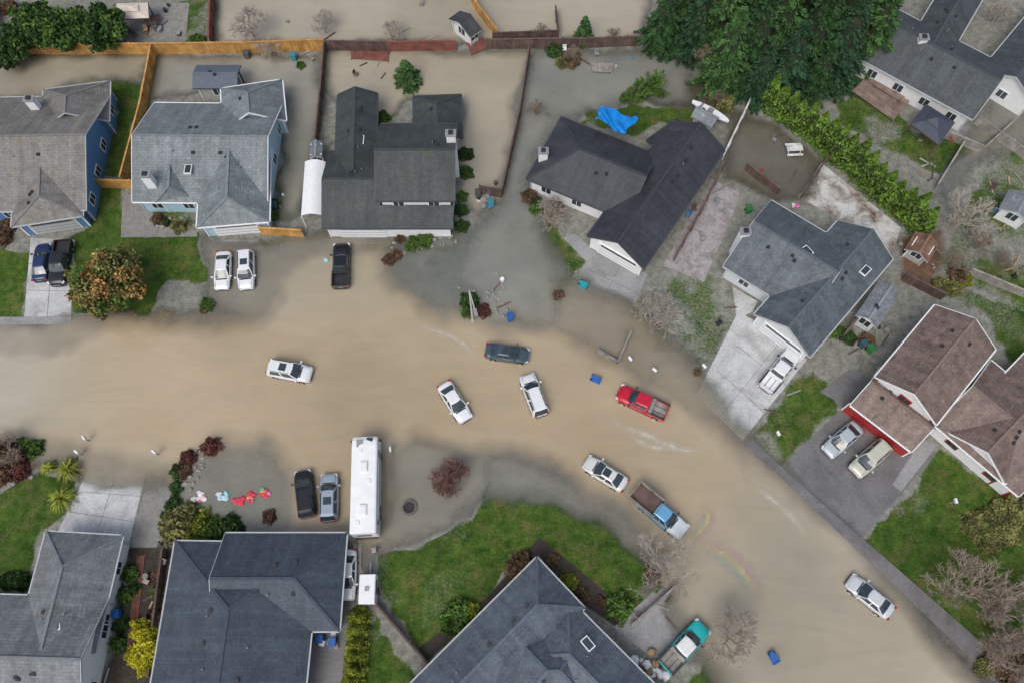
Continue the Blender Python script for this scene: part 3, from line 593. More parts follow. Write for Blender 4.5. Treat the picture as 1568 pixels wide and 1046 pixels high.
# ---------------------------------------------------------------- vehicles
def vehicle(name,kind,rear,front,col,metal=.3,bedmat=None,bedcol=None,sunroof=False,roofcol=None,z=-.12,hoodcol=None):
    a=g(rear,.8);c=g(front,.8); ctr=(a+c)/2; hd=math.atan2(c.y-a.y,c.x-a.x)
    pm=mat('car_paint_%d_%d_%d'%tuple(int(x*99) for x in col),col,.3,.05,metal=metal*.3,coat=.3)
    b=MB()
    if kind=='sedan':
        L=4.75; X=[-2.37,-2.3,-2.1,-1.7,-1.2,-.4,.4,1.0,1.5,1.95,2.2,2.32,2.37]; Wd=[.60,.74,.84,.89,.91,.92,.92,.91,.90,.85,.76,.66,.5]
        H=[.72,.90,.97,.99,.97,.94,.93,.93,.88,.80,.74,.66,.56]; gh=(-1.75,1.05,-1.0,.25,1.43,.80,.60)
    elif kind=='suv':
        L=4.8; X=[-2.38,-2.32,-2.1,-1.6,-1.0,-.4,.5,1.1,1.6,2.0,2.22,2.34,2.38]; Wd=[.72,.83,.90,.94,.95,.95,.95,.94,.92,.88,.80,.7,.55]
        H=[.85,1.0,1.05,1.07,1.07,1.06,1.05,1.05,1.02,.96,.9,.78,.66]; gh=(-2.28,1.15,-2.02,.42,1.70,.85,.68)
    else:
        L=5.5; X=[-2.75,-2.7,-2.2,-1.6,-.9,-.85,.2,1.2,1.8,2.3,2.55,2.7,2.75]; Wd=[.88,.90,.92,.93,.94,.95,.96,.96,.95,.92,.85,.75,.6]
        H=[.7,.72,.72,.72,.72,1.12,1.13,1.13,1.1,1.05,.98,.85,.7]; gh=(-.85,1.25,-.72,.62,1.80,.86,.68)
    xs=np.array(X); ys=np.array(Wd); hs=np.array(H)
    if kind!='pickup':
        nX=np.concatenate([np.linspace(xs[0],xs[2],5),np.linspace(xs[2],xs[-3],14)[1:],np.linspace(xs[-3],xs[-1],5)[1:]])
        ys=np.interp(nX,xs,ys);hs=np.interp(nX,xs,hs);xs=nX
        ys=np.convolve(np.pad(ys,1,'edge'),[.2,.6,.2],'valid');hs=np.convolve(np.pad(hs,1,'edge'),[.2,.6,.2],'valid')
    P=[];prof=[(.82,None,.24),(.97,None,.33),(1,None,.52),(.99,.72,0),(.95,.93,0),(.86,1,0),(.45,1.03,0),(0,1.04,0)]
    for x,w,h in zip(xs,ys,hs):
        row=[(x,w*q[0],(q[2] if q[1] is None else h*q[1])) for q in prof]; row=row+[(x,-y,z_) for (x,y,z_) in row[-2::-1]]
        P+=row
    nr=15; Fc=[]; Fm=[]
    for i in range(len(xs)-1):
        for j in range(nr-1):
            Fc.append((i*nr+j,i*nr+j+1,(i+1)*nr+j+1,(i+1)*nr+j)); Fm.append(9 if (hoodcol is not None and xs[i]>1.0 and j>=2 and j<12) else 0)
        Fc.append((i*nr+nr-1,i*nr,(i+1)*nr,(i+1)*nr+nr-1)); Fm.append(0)
    b.idx(P,[f[::-1] for f in Fc],Fm,True)
    b.idx(P,[tuple(range(nr))[::-1],tuple(range((len(xs)-1)*nr,len(xs)*nr))],0)
    xr,xf,xrt,xft,zt,wb,wt=gh
    def ring(x0,x1,w,z0,z1,bul):
        r=[]
        for f in (1,.93,.5,0,-.5,-.93): r.append((x1+bul*(1-f*f),w*f,z1))
        for f in (0,.05,.44,.50,.88): r.append((x1+(x0-x1)*f,-w,z1+(z0-z1)*f))
        for f in (-1,-.92,-.5,0,.5,.92): r.append((x0-bul*.6*(1-f*f),w*f,z0))
        for f in (1,.88,.50,.44,.05): r.append((x1+(x0-x1)*f,w,z1+(z0-z1)*f))
        return r
    zf=float(np.interp(xf,xs,hs)); zr_=float(np.interp(xr,xs,hs)) if kind!='pickup' else 1.12; zb=(zf+zr_)/2
    r0=ring(xr,xf,wb,zr_-.01,zf-.01,.16); r1=ring(xrt,xft,wt,zt-.03,zt-.05,.10)
    rm_=[tuple((Vector(p)*.45+Vector(q)*.55)+Vector((0,(p[1])*.035,.02))) for p,q in zip(r0,r1)]
    r2=[(p[0]*.8+.2*(xrt+xft)/2,p[1]*.8,p[2]+.045) for p in r1]; N=len(r0)
    glass=lambda k: 0 if k in (0,5,6,8,10,11,16,17,19,21) else 1
    ff=[];mi=[]
    for lvl in (0,1,2):
        for k in range(N):
            k2=(k+1)%N; ff.append((lvl*N+k,(lvl+1)*N+k,(lvl+1)*N+k2,lvl*N+k2)[::-1]); 
            mi.append(0 if lvl==2 else (glass(k)))
    ff.append(tuple(range(3*N,4*N))[::-1]); mi.append(0)
    if roofcol is not None: mi=[ (9 if (i>=2*N) else q) for i,q in enumerate(mi)]
    b.idx(list(r0)+rm_+list(r1)+r2,ff,mi,False)
    if sunroof: b.box(((xrt+xft)/2+.25,0,zt+.02),(.75,.8,.02),1)
    b.box((xf+.16,0,zf+.035),(.13,wb*1.5,.03),3)
    if kind!='pickup':
        for s in (1,-1): b.obox(Vector(((xf+xs[-1])/2+.05,s*.66,float(np.interp((xf+2.2)/2,xs,hs))*1.028)),Vector((1,-s*.06,-.10)).normalized(),Vector((s*.06,1,0)).normalized(),Vector((.1,0,1)).normalized(),.75,.018,.02,3)
    xe=xs[-1]; w1=.66 if kind!='pickup' else .78; hf=float(np.interp(xe-.2,xs,hs))
    for s in (1,-1):
        b.obox(Vector((xe-.22,s*w1,hf-.09)),Vector((1,-s*.45,-.25)).normalized(),Vector((s*.45,1,0)).normalized(),Vector((.2,0,1)).normalized(),.34,.26,.16,4)
        b.box((xs[0]+.05,s*w1*1.02,(.86 if kind!='pickup' else .9)),(.16,.26,.22),5)
        b.box((xf-.12,s*(wb+.22),zb+.05),(.16,.24,.15),0 if kind!='pickup' else 3)
        if kind=='suv': b.box(((xrt+xft)/2,s*(wt*.93),zt+.03),(2.1,.05,.05),3)
        for xw in ((-L/2+.95),(L/2-.9)):
            wr=.34 if kind!='pickup' else .38; yo=ys.max()
            b.cyl((xw,s*(yo-.23),wr),(xw,s*(yo+.012),wr),wr,wr,18,6); b.cyl((xw,s*(yo-.1),wr),(xw,s*(yo+.02),wr),wr*.62,wr*.58,12,7)
        b.box((0,s*(ys.max()+.004),.42),(L*.45,.02,.12),3)
        for xd in (-.15,-.95 if kind!='pickup' else .75): b.box((xd,s*(ys.max()-.008),zb*.86),(.16,.03,.03),8)
    b.box((xe-.03,0,.42),(.12,1.2,.16),3); b.box((xs[0]+.02,0,.45),(.12,1.3,.14),3); b.box((xe-.02,0,.6),(.06,.8,.14),8); b.box((xs[0]-.01,0,.72),(.04,.5,.12),8)
    if kind=='pickup':
        for s in (1,-1): b.box((-1.78,s*.88,.88),(1.9,.13,.6),0); b.box((-1.78,s*.88,1.19),(1.9,.15,.03),3)
        b.box((-2.7,0,.88),(.1,1.7,.58),0); b.box((-.87,0,.9),(.06,1.7,.45),0); b.box((-1.8,0,.785),(1.8,1.66,.04),10)
        for s in (.5,-.5): b.box((-1.8,s*.6,.81),(1.75,.06,.03),3)
        b.box((-1.05,0,1.13),(.34,1.66,.18),10)
    rc=roofcol if roofcol is not None else hoodcol
    roofm=mat('rc_%d'%int(rc[0]*100),rc,.4,.1) if rc is not None else BLK
    return b.build(name,[pm,GLASS,TRIMD,BLK,HL,TL,RUB,RIM,GREY,roofm,bedcol or BLK],None,(ctr.x,ctr.y,z),hd)
wh=(.74,.75,.76); sv=(.42,.44,.46); bk=(.012,.013,.016)
vehicle('parked_car','sedan',(60,430),(66,372),(.015,.035,.10),z=0)
vehicle('parked_pickup_truck','pickup',(98,370),(86,436),bk,z=0)
vehicle('parked_car','sedan',(342,385),(338,442),wh); vehicle('parked_suv','suv',(376,383),(376,443),wh,sunroof=True)
vehicle('parked_pickup_truck','pickup',(521,438),(523,374),bk)
vehicle('stranded_suv','suv',(410,561),(476,573),wh,sunroof=True)
vehicle('stranded_car','sedan',(744,535),(810,544),(.05,.08,.10),sunroof=True)
vehicle('stranded_suv','suv',(829,633),(807,575),wh); vehicle('stranded_car','sedan',(677,584),(716,645),wh)
vehicle('stranded_pickup_truck','pickup',(1020,632),(948,599),(.5,.01,.035),bedcol=GYW)
vehicle('stranded_car','sedan',(962,746),(893,702),(.63,.64,.62),sunroof=True)
vehicle('stranded_car','sedan',(1370,942),(1298,883),(.55,.57,.59))
vehicle('parked_suv','suv',(470,787),(463,723),bk); vehicle('parked_suv','suv',(503,793),(504,728),(.30,.36,.42),sunroof=True)
vehicle('parked_car','sedan',(1319,648),(1262,697),(.4,.45,.47),z=0); vehicle('parked_suv','suv',(1362,675),(1303,728),(.5,.50,.42),z=0)
vehicle('parked_pickup_truck','pickup',(1170,598),(1218,538),wh,bedcol=WHITE,z=0)
vehicle('parked_car','sedan',(532,852),(530,908),wh,z=0)
vehicle('stranded_flatbed_truck','pickup',(978,757),(1051,818),(.12,.34,.55),hoodcol=(.62,.68,.7))
def stakebed():
    b=MB(); a=g((968,748),1.0); c=g((1012,784),1.0); v=c-a; v.normalize(); n2=Vector((-v.y,v.x,0)); up=Vector((0,0,1)); m0=(a+c)/2
    b.obox(Vector((m0.x,m0.y,1.24)),v,n2,up,3.0,2.0,.08,1)
    for s in (1,-1):
        for z in (1.37,1.57,1.77): b.obox(Vector((m0.x,m0.y,z))+n2*s*.98,v,n2,up,3.0,.06,.15,0)
        for k in (-1.4,0,1.4): b.obox(Vector((m0.x,m0.y,1.52))+n2*s*.93+v*k,v,n2,up,.08,.06,.6,2)
    for k in (-1.48,1.48):
        for z in (1.37,1.57,1.77): b.obox(Vector((m0.x,m0.y,z))+v*k,v,n2,up,.06,1.9,.15,0)
    b.build('stake_bed',[GYW,DKW,BLK])
stakebed()
vehicle('parked_pickup_truck','pickup',(1016,1024),(1080,955),(.02,.42,.42),roofcol=(.66,.67,.66),bedcol=GYW,z=0)
def rv():
    e=empty('motorhome'); b=MB()
    w,L,h=2.55,9.6,3.15
    prof=[(-w/2,.45),(-w/2,h-.18),(-w/2+.06,h-.06),(-w/2+.2,h),(0,h+.05),(w/2-.2,h),(w/2-.06,h-.06),(w/2,h-.18),(w/2,.45)]
    st=[(-L/2,.96,0),(-L/2+.12,1,0),(L/2-1.0,1,0),(L/2-.5,.995,-.05),(L/2-.12,.97,-.25),(L/2,.9,-.6)]; P=[]
    for x,s,dz in st:
        for y,z in prof: P.append((x,y*s,z+(dz if z>1 else 0)))
    n_=len(prof); Fc=[(i*n_+j,i*n_+j+1,(i+1)*n_+j+1,(i+1)*n_+j) for i in range(len(st)-1) for j in range(n_-1)]
    b.idx(P,Fc,0); b.idx(P,[tuple(range(n_))[::-1],tuple(range((len(st)-1)*n_,len(st)*n_))],0)
    b.build('shell',[mat('rv_white',(.79,.80,.80),.35,.05,1)],e)
    q=MB()
    for x in (-2.6,1.6):
        q.box((x,0,h+.14),(.95,.7,.2),0); q.box((x,0,h+.26),(.7,.5,.06),0)
    for x,y in ((3.2,.4),(.2,-.5),(-3.8,.5)): q.box((x,y,h+.08),(.38,.38,.09),0)
    q.box((4.0,.45,h-.0),(.75,.65,.05),1); q.box((4.35,-.5,h-.04),(.4,.6,.05),2)
    for s in (1,-1):
        for x,l in ((-3.4,1.0),(-1.2,1.3),(1.2,1.1),(3.1,.8)): q.box((x,s*w/2,2.0),(l,.03,.75),2)
        q.box((-.1,s*w/2,1.35),(8.8,.02,.12),3); q.box((-.3,s*w/2,1.1),(8.2,.02,.07),4)
        for x in (-2.9,-2.1,3.2): q.cyl((x,s*(w/2-.3),.42),(x,s*(w/2+.01),.42),.42,.42,16,5)
        q.box((L/2-.3,s*(w/2+.15),2.1),(.15,.25,.4),4)
    q.cyl((-3.5,-w/2-.1,2.75),(2.5,-w/2-.1,2.75),.09,.09,8,1)
    q.box((L/2-.02,0,1.95),(.12,2.1,.75),2); q.box((-L/2,0,.6),(.2,2.3,.25),4); q.box((L/2+.02,0,.6),(.2,2.3,.3),4)
    q.box((-L/2-.02,0,2.0),(.06,1.4,.6),2)
    q.build('fittings',[WHITE,GREY,GLASS,mat('rv_stripe',(.1,.14,.2),.4,.1),BLK,RUB],e)
    a=g((555,812),3.1);c=g((558,670),3.1); m0=(a+c)/2; e.location=(m0.x,m0.y,-.1); e.rotation_euler=(0,0,math.atan2(c.y-a.y,c.x-a.x))
rv()
def trailer(rear,front,name='utility_trailer'):
    b=MB(); a=g(rear,1.2);c=g(front,1.2); v=c-a; L=v.length; hd=math.atan2(v.y,v.x); 
    b.box((0,0,1.2),(L,1.5,1.5),0); b.box((0,0,1.98),(L*.96,1.4,.06),0); b.box((L/2+.6,0,.5),(1.2,.1,.1),1); b.box((0,0,2.05),(.4,.4,.14),1)
    for s in (1,-1): b.cyl((0,s*.7,.32),(0,s*.85,.32),.32,.32,14,2); b.box((.2,s*.76,1.2),(L*.5,.03,.5),3)
    m=(a+c)/2; b.build(name,[WHITE,GREY,RUB,BLK],None,(m.x,m.y,0),hd)
trailer((563,925),(565,880)); 
def boat(a,c,name='white_boat'):
    A=g(a,1.2);C=g(c,1.2);v=C-A;L=v.length;b=MB();P=[];n_=14
    for i in range(n_+1):
        t=i/n_; x=(t-.5)*L; w=.5*math.sin(math.pi*min(1,max(.02,t)))**.6+.02
        P+=[(x,-w,.7),(x,-w*.72,.25),(x,0,.05),(x,w*.72,.25),(x,w,.7),(x,w*.8,.72),(x,0,.62),(x,-w*.8,.72)]
    Fc=[(i*8+j,i*8+(j+1)%8,(i+1)*8+(j+1)%8,(i+1)*8+j) for i in range(n_) for j in range(8)]
    b.idx(P,[f[::-1] for f in Fc],0,True); b.box((0,0,.74),(.7,.7,.05),1); b.box((-L*.25,0,.74),(.3,.7,.04),1)
    m=(A+C)/2; b.build(name,[WHITE,GREY],None,(m.x,m.y,.7),math.atan2(v.y,v.x))
boat((1060,156),(1116,187))
# ---------------------------------------------------------------- vegetation
def quads(name,C,U,V,mats,mi=None,extra=None):
    """C centres, U,V half-vectors -> loose leaf quads; extra=MB with trunk"""
    n_=len(C); P=np.stack([C-U-V,C+U-V,C+U+V,C-U+V],1).reshape(-1,3)
    ev=np.array(extra.v).reshape(-1,3) if extra and extra.v else np.zeros((0,3))
    me=bpy.data.meshes.new(name)
    Fl=[tuple(range(4*i,4*i+4)) for i in range(n_)]
    if extra: Fl+= [tuple(k+4*n_ for k in f) for f in extra.f]
    me.from_pydata(np.vstack([P,ev]).tolist(),[],Fl)
    for m in mats: me.materials.append(m)
    idx=([0]*n_ if mi is None else list(mi))+([m for m in extra.m] if extra else [])
    me.polygons.foreach_set('material_index',idx); me.update(); return me
def rdir(n_):
    v=np.random.normal(size=(n_,3)); return v/np.linalg.norm(v,axis=1,keepdims=True)
def randuv(n_,s):
    u=rdir(n_); w=rdir(n_); v=np.cross(u,w); v/=np.linalg.norm(v,axis=1,keepdims=True)
    k=(s*np.random.uniform(.6,1.3,n_))[:,None]; return u*k,v*k*.7
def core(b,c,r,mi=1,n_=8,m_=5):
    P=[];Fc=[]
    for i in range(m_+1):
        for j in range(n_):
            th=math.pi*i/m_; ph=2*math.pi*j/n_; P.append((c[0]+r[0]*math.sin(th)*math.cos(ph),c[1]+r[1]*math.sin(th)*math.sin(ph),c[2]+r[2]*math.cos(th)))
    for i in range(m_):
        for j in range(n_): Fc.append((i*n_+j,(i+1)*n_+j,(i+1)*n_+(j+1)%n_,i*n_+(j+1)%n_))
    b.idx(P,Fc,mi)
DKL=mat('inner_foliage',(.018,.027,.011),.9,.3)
def shrub_mesh(lm,n_=1100,s=.085,seed=0,lump=.25):
    np.random.seed(seed); d=rdir(n_); d[:,2]=np.abs(d[:,2])*1-.15
    l=1+lump*(np.sin(d[:,0]*5+seed)*np.cos(d[:,1]*4+seed*2)+.5*np.sin(d[:,2]*9+seed)); r=(np.random.uniform(.72,1.05,n_)*l)[:,None]
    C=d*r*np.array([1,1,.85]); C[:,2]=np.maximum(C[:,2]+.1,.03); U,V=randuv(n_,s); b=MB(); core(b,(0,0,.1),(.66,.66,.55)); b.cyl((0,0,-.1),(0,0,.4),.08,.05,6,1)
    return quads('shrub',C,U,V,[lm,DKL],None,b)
L_dk=leafmat('leaves_dark',(.027,.065,.018),(.06,.12,.03)); L_md=leafmat('leaves_mid',(.055,.12,.02),(.11,.19,.04)); L_yl=leafmat('leaves_yellow_green',(.16,.20,.02),(.29,.32,.045))
L_br=leafmat('leaves_bronze',(.11,.07,.045),(.20,.125,.075)); L_rd=leafmat('leaves_red',(.10,.035,.033),(.18,.065,.055)); L_or=leafmat('leaves_orange',(.36,.17,.055),(.42,.27,.10)); L_ol=leafmat('leaves_olive',(.14,.15,.045),(.23,.22,.08))
L_cons=[leafmat('needles',(.018,.055,.018),(.05,.11,.035)),leafmat('needles_light',(.03,.08,.022),(.075,.15,.042)),leafmat('needles_blue',(.015,.046,.022),(.042,.095,.042))]
L_arb=leafmat('arborvitae_leaves',(.075,.155,.02),(.16,.25,.04)); L_bry=leafmat('flowers_yellow',(.6,.52,.03),(.38,.40,.04))
SHM={k:[shrub_mesh(m,seed=i*3+j) for j in range(2)] for i,(k,m) in enumerate(dict(dk=L_dk,md=L_md,yl=L_yl,br=L_br,rd=L_rd,ol=L_ol,by=L_bry).items())}
def shrub(p,r,k,name='garden_shrub',hz=1.0):
    me=random.choice(SHM[k]); o=bpy.data.objects.new(name,me); c=g(p,r*.5); o.location=(c.x,c.y,0); o.scale=(r*random.uniform(.9,1.1),r*random.uniform(.9,1.1),r*hz); o.rotation_euler=(0,0,random.uniform(0,6)); link(o)
for p,r,k in [((595,397),.75,'br'),((608,390),.7,'br'),((629,377),.75,'md'),((650,366),1.1,'md'),((612,365),.6,'br'),((632,364),.5,'md'),((705,322),.8,'dk'),((706,345),.8,'dk'),((708,300),.7,'md'),((712,235),.9,'dk'),((712,262),.9,'dk'),((680,352),.6,'br'),
 ((272,346),.9,'ol'),((240,335),.8,'br'),((254,340),.5,'dk'),((420,312),.7,'dk'),((418,330),.7,'md'),((585,178),1.0,'md'),((10,345),1.0,'br'),((5,365),.9,'br'),
 ((720,462),1.1,'dk'),((740,475),.8,'rd'),((715,478),.7,'md'),((316,466),.8,'md'),((312,474),.5,'ol'),
 ((810,300),1.0,'br'),((825,310),.8,'dk'),((848,320),1.2,'br'),
 ((273,800),1.9,'ol'),((300,808),1.6,'yl'),((322,810),1.4,'md'),((350,810),1.5,'dk'),((262,798),1.2,'dk'),((412,790),.7,'br'),((288,700),.8,'rd'),((322,682),.9,'rd'),((270,720),.7,'dk'),((268,745),.7,'dk'),((265,770),.8,'dk'),((282,722),.7,'br'),
 ((800,862),1.2,'br'),((788,872),.9,'br'),((848,857),.7,'br'),((872,888),.8,'yl'),((893,910),.7,'br'),((920,920),.6,'br'),((948,930),1.3,'md'),((703,940),1.4,'md'),((690,955),1.2,'md'),((718,935),1.0,'yl'),
 ((198,878),.9,'md'),((190,912),.8,'md'),((205,900),.6,'dk'),((215,965),1.1,'by'),((222,985),1.1,'by'),((210,1000),1.1,'by'),((218,1020),.9,'by'),((185,955),.8,'dk'),((180,985),.8,'md'),((240,880),.6,'br'),((238,905),.6,'md'),((235,940),.7,'br'),
 ((1265,125),.7,'md'),((1225,540),.6,'dk'),((1280,505),.9,'md'),((1300,515),.8,'dk'),((1330,520),.9,'br'),((10,690),1.3,'br'),((25,700),1.1,'br'),((50,685),1.0,'md'),((28,720),1.0,'rd'),((5,725),1.1,'br'),((30,680),.8,'md'),
 ((855,452),.6,'br'),((1068,570),.5,'br'),((1560,320),1,'rd'),((1470,420),1.1,'br'),((1440,438),1.1,'ol'),((1460,440),1.0,'ol'),((1478,425),.9,'yl'),((1555,740),1.3,'md'),((1510,810),.9,'md'),
 ((875,90),1.3,'br'),((860,95),.9,'ol'),((1098,150),1.4,'br'),((1110,155),1.3,'ol'),((850,75),1.1,'dk'),((1000,880),.8,'br'),((1530,1010),1.3,'br'),((1560,1000),1.3,'br'),((1545,1030),1.3,'br'),((1510,1020),1.0,'ol'),
 ((90,430),.5,'md'),((300,62),1,'md'),((10,10),1.2,'br'),((460,100),.6,'md'),((820,320),.7,'md')]: shrub(p,r,k)
for p,r in [((1495,805),1.2),((1515,795),1.4),((1540,785),1.6),((1565,775),1.7),((1520,825),1.3),((1545,815),1.4)]: shrub(p,r,'ol','juniper_bush',.7)
def tree_mesh(mats,R=3.2,H=6,n_cl=70,per=80,s=.16,seed=1,split=(.55,.85)):
    np.random.seed(seed); rn=random.Random(seed); b=MB(); K=len(mats)
    b.cyl((0,0,-.2),(0,0,H*.4),.22,.15,8,K); C=[];MI=[]
    for k in range(n_cl):
        d=rdir(1)[0]; d[2]=d[2]*.9; rr=rn.uniform(.45,.98); c=np.array([d[0]*R*rr,d[1]*R*rr,H*.62+d[2]*H*.33*rr])
        b.cyl((0,0,H*.3),tuple(c),.06,.02,4,K,False); cr=R*rn.uniform(.16,.28)
        q=rdir(per)*(np.random.uniform(.5,1,(per,1)))*cr; C.append(c+q); w=rn.random(); i=0 if w<split[0] else (1 if K>1 and w<split[1] else K-1); MI+=[i]*per
    C=np.vstack(C); U,V=randuv(len(C),s); return quads('tree',C,U,V,mats+[BARK],MI,b)
def place(me,name,p,hc,rz=0,sc=1):
    o=bpy.data.objects.new(name,me); c=g(p,hc); o.location=(c.x,c.y,0); o.rotation_euler=(0,0,rz); o.scale=(sc,)*3 if not isinstance(sc,tuple) else sc; link(o); return o
place(tree_mesh([L_ol,L_or,L_md],4.0,6.3,130,90,.14,3,(.5,.78)),'autumn_tree',(162,432),4)
place(tree_mesh([L_md,L_dk,L_dk],3.0,4.4,80,90,.16,5),'leafy_tree',(50,42),2.8,0,1.1); place(tree_mesh([L_md,L_dk,L_dk],3.0,4.4,80,90,.16,6),'leafy_tree',(95,45),2.8,1,1.05); place(tree_mesh([L_dk,L_md,L_dk],3.0,4.4,80,90,.16,7),'leafy_tree',(150,42),2.8,2,1.15)
place(tree_mesh([L_dk,L_dk],2.5,4.4,80,90,.16,8),'leafy_tree',(10,78),2.6,2,.9); 
def conifer_mesh(H,R,seed,mt,lv=30,dens=13,s=.26):
    np.random.seed(seed); C=[];U=[];V=[]; b=MB(); b.cyl((0,0,-.2),(0,0,H*.95),.28*H/14,.04,8,1)
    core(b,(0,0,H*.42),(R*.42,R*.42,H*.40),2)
    for i in range(lv):
        t=(i+.5)/lv; z=H*(.08+.9*t); Rb=R*(1-t)**.8*np.random.uniform(.8,1.15); nb=int(6+8*(1-t))
        for k in range(nb):
            ph=np.random.uniform(0,6.283); Lb=Rb*np.random.uniform(.6,1.2)+.15; d=np.array([math.cos(ph),math.sin(ph),0]); sd_=np.array([-d[1],d[0],0])
            m_=max(4,int(dens*Lb/R*1.2)); r=np.linspace(.25,1,m_)*Lb
            for rr in r:
                wd=(1-.65*rr/Lb)*.9*R*.16
                for q in (-1,0,1):
                    c=d*rr+sd_*q*wd*np.random.uniform(.4,1.1); zz_=z-.30*rr*(rr/Lb)+np.random.uniform(-.15,.15); C.append((c[0],c[1],zz_))
                    u=d*.9+sd_*q*.5+np.array([0,0,np.random.uniform(-.5,.2)]); u/=np.linalg.norm(u); w=np.cross(u,[np.random.uniform(-.8,.8),np.random.uniform(-.8,.8),1]); w/=np.linalg.norm(w)
                    k_=s*np.random.uniform(.6,1.2); U.append(u*k_*1.2); V.append(w*k_*.4)
    return quads('conifer',np.array(C),np.array(U),np.array(V),[mt,BARK,DKL],None,b)
CM=[conifer_mesh(15,3.9,11,L_cons[0],32,13,.25),conifer_mesh(15,3.9,12,L_cons[1],32,13,.25),conifer_mesh(15,4.2,13,L_cons[2],30,14,.26)]
for i,(p,sc) in enumerate([((1022,18),.72),((1070,30),.7),((1120,70),.85),((1110,10),.95),((1165,45),.95),((1170,105),.6),((1215,85),.8),((1200,20),1.05),((1255,40),1.0),((1262,100),.6),((1300,55),.85),((1310,5),1.05),((1350,30),.85),((1150,-25),1.1),((1245,-30),1.1),((1345,-30),1.0),((1060,-20),.8)]):
    place(CM[(i*2+i//3)%3],'conifer_tree',p,8*sc,i*1.3,sc)
SM=conifer_mesh(4,1.3,21,L_cons[1],18,8,.13); place(SM,'small_conifer_tree',(895,45),2,0,1.0); place(SM,'small_conifer_tree',(622,110),2,1,(1.25,1.25,.95))
place(conifer_mesh(6,2.0,31,L_md,20,8,.16),'fallen_conifer',(1010,125),.8).rotation_euler=(math.radians(80),0,math.radians(-60))
def hedge(name,items,mt,H,R,seed,ls=.13):
    np.random.seed(seed); Cs=[];b=MB()
    for p in items:
        c0=g(p,H*.5); n_=1100; z=np.random.uniform(0,1,n_)**1.1; ph=np.random.uniform(0,6.283,n_); h=H*np.random.uniform(.82,1.15)
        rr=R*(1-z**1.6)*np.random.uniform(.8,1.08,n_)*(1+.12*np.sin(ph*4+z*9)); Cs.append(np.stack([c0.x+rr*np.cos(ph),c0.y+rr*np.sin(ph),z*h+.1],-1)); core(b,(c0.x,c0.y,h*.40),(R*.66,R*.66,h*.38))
    C=np.vstack(Cs); U,V=randuv(len(C),ls); o=bpy.data.objects.new(name,quads(name,C,U,V,[mt,DKL],None,b)); link(o)
pts=[]; PA,PB=(1168,128),(1420,334)
for i in range(18):
    t=i/17; pts.append((PA[0]+(PB[0]-PA[0])*t+random.uniform(-2,2),PA[1]+(PB[1]-PA[1])*t+8*math.sin(t*3.14)*-1+random.uniform(-2,2)))
hedge('arborvitae_hedge',pts,L_arb,5.2,1.3,5,.13)
hedge('boxwood_hedge',[(548,945),(546,965),(545,985),(543,1005),(541,1025),(538,1045)],L_yl,2.6,1.0,6,.12)
hedge('small_hedge',[(20,888),(8,888),(32,890)],L_dk,1.3,.8,7,.1)
def spiky(p,r):
    b=MB(); c=g(p,.8)
    for k in range(60):
        ph=random.uniform(0,6.283); el=random.uniform(.1,1.3); Lb=r*random.uniform(.8,1.1); pr=None
        for j in range(5):
            t=j/4; rr=Lb*t*math.cos(el)*(1); z=.6+Lb*t*math.sin(el)-Lb*.6*t*t; w=.13*(1-t)+.02
            d=Vector((math.cos(ph),math.sin(ph),0)); s_=Vector((-d.y,d.x,0)); q=(d*rr+Vector((0,0,z))-s_*w,d*rr+Vector((0,0,z))+s_*w)
            if pr: b.face([pr[0],pr[1],q[1],q[0]],0)
            pr=q
    b.cyl((0,0,0),(0,0,.7),.16,.14,8,1); b.build('palm_shrub',[L_yl if p[1]>0 else L_md,BARK],None,(c.x,c.y,0))
spiky((102,718),1.8); spiky((92,762),1.7); spiky((70,715),1.0)
def bare_mesh(H,R,seed,m,depth=5,tw=.022):
    rn=random.Random(seed); b=MB()
    def rec(p,d,L,r,k):
        q=p+d*L; b.cyl(p,q,r,r*.7,5 if k>2 else 3,0,False)
        if k==0: return
        nb=rn.choice([3,3,4]) 
        for i in range(nb):
            a=Vector((rn.gauss(0,1),rn.gauss(0,1),rn.gauss(0,.6)))
            nd=(d*.9+a.normalized()*rn.uniform(.5,.95)+Vector((0,0,.12))).normalized()
            st=p+d*L*(1 if i==0 else rn.uniform(.5,1)); rec(st,nd,L*rn.uniform(.62,.85),max(tw*.8,r*.62),k-1)
    for i in range(4):
        a=i*1.57+rn.random(); rec(Vector((0,0,H*.15)),Vector((math.cos(a)*.6*R/H*2,math.sin(a)*.6*R/H*2,.8)).normalized(),H*.26,.1,depth)
    b.cyl((0,0,-.2),(0,0,H*.18),.16,.12,8,0)
    me=bpy.data.meshes.new('bare'); me.from_pydata(b.v,[],b.f); me.materials.append(m); return me
TG=mat('twigs_grey',(.36,.32,.27),.9,.2); TP=mat('twigs_greybrown',(.28,.22,.18),.9,.25); TR=mat('twigs_red',(.19,.1,.085),.9,.2); TB=mat('twigs_brown',(.22,.18,.13),.9,.25)
BG=[bare_mesh(6,3,41,TG),bare_mesh(6,3,42,TG)]; BP=[bare_mesh(6,3,43,TP),bare_mesh(6,3,44,TP)]; BR=[bare_mesh(3,1.8,45,TR,5,.02)]; BB=[bare_mesh(5,3,46,TB)]
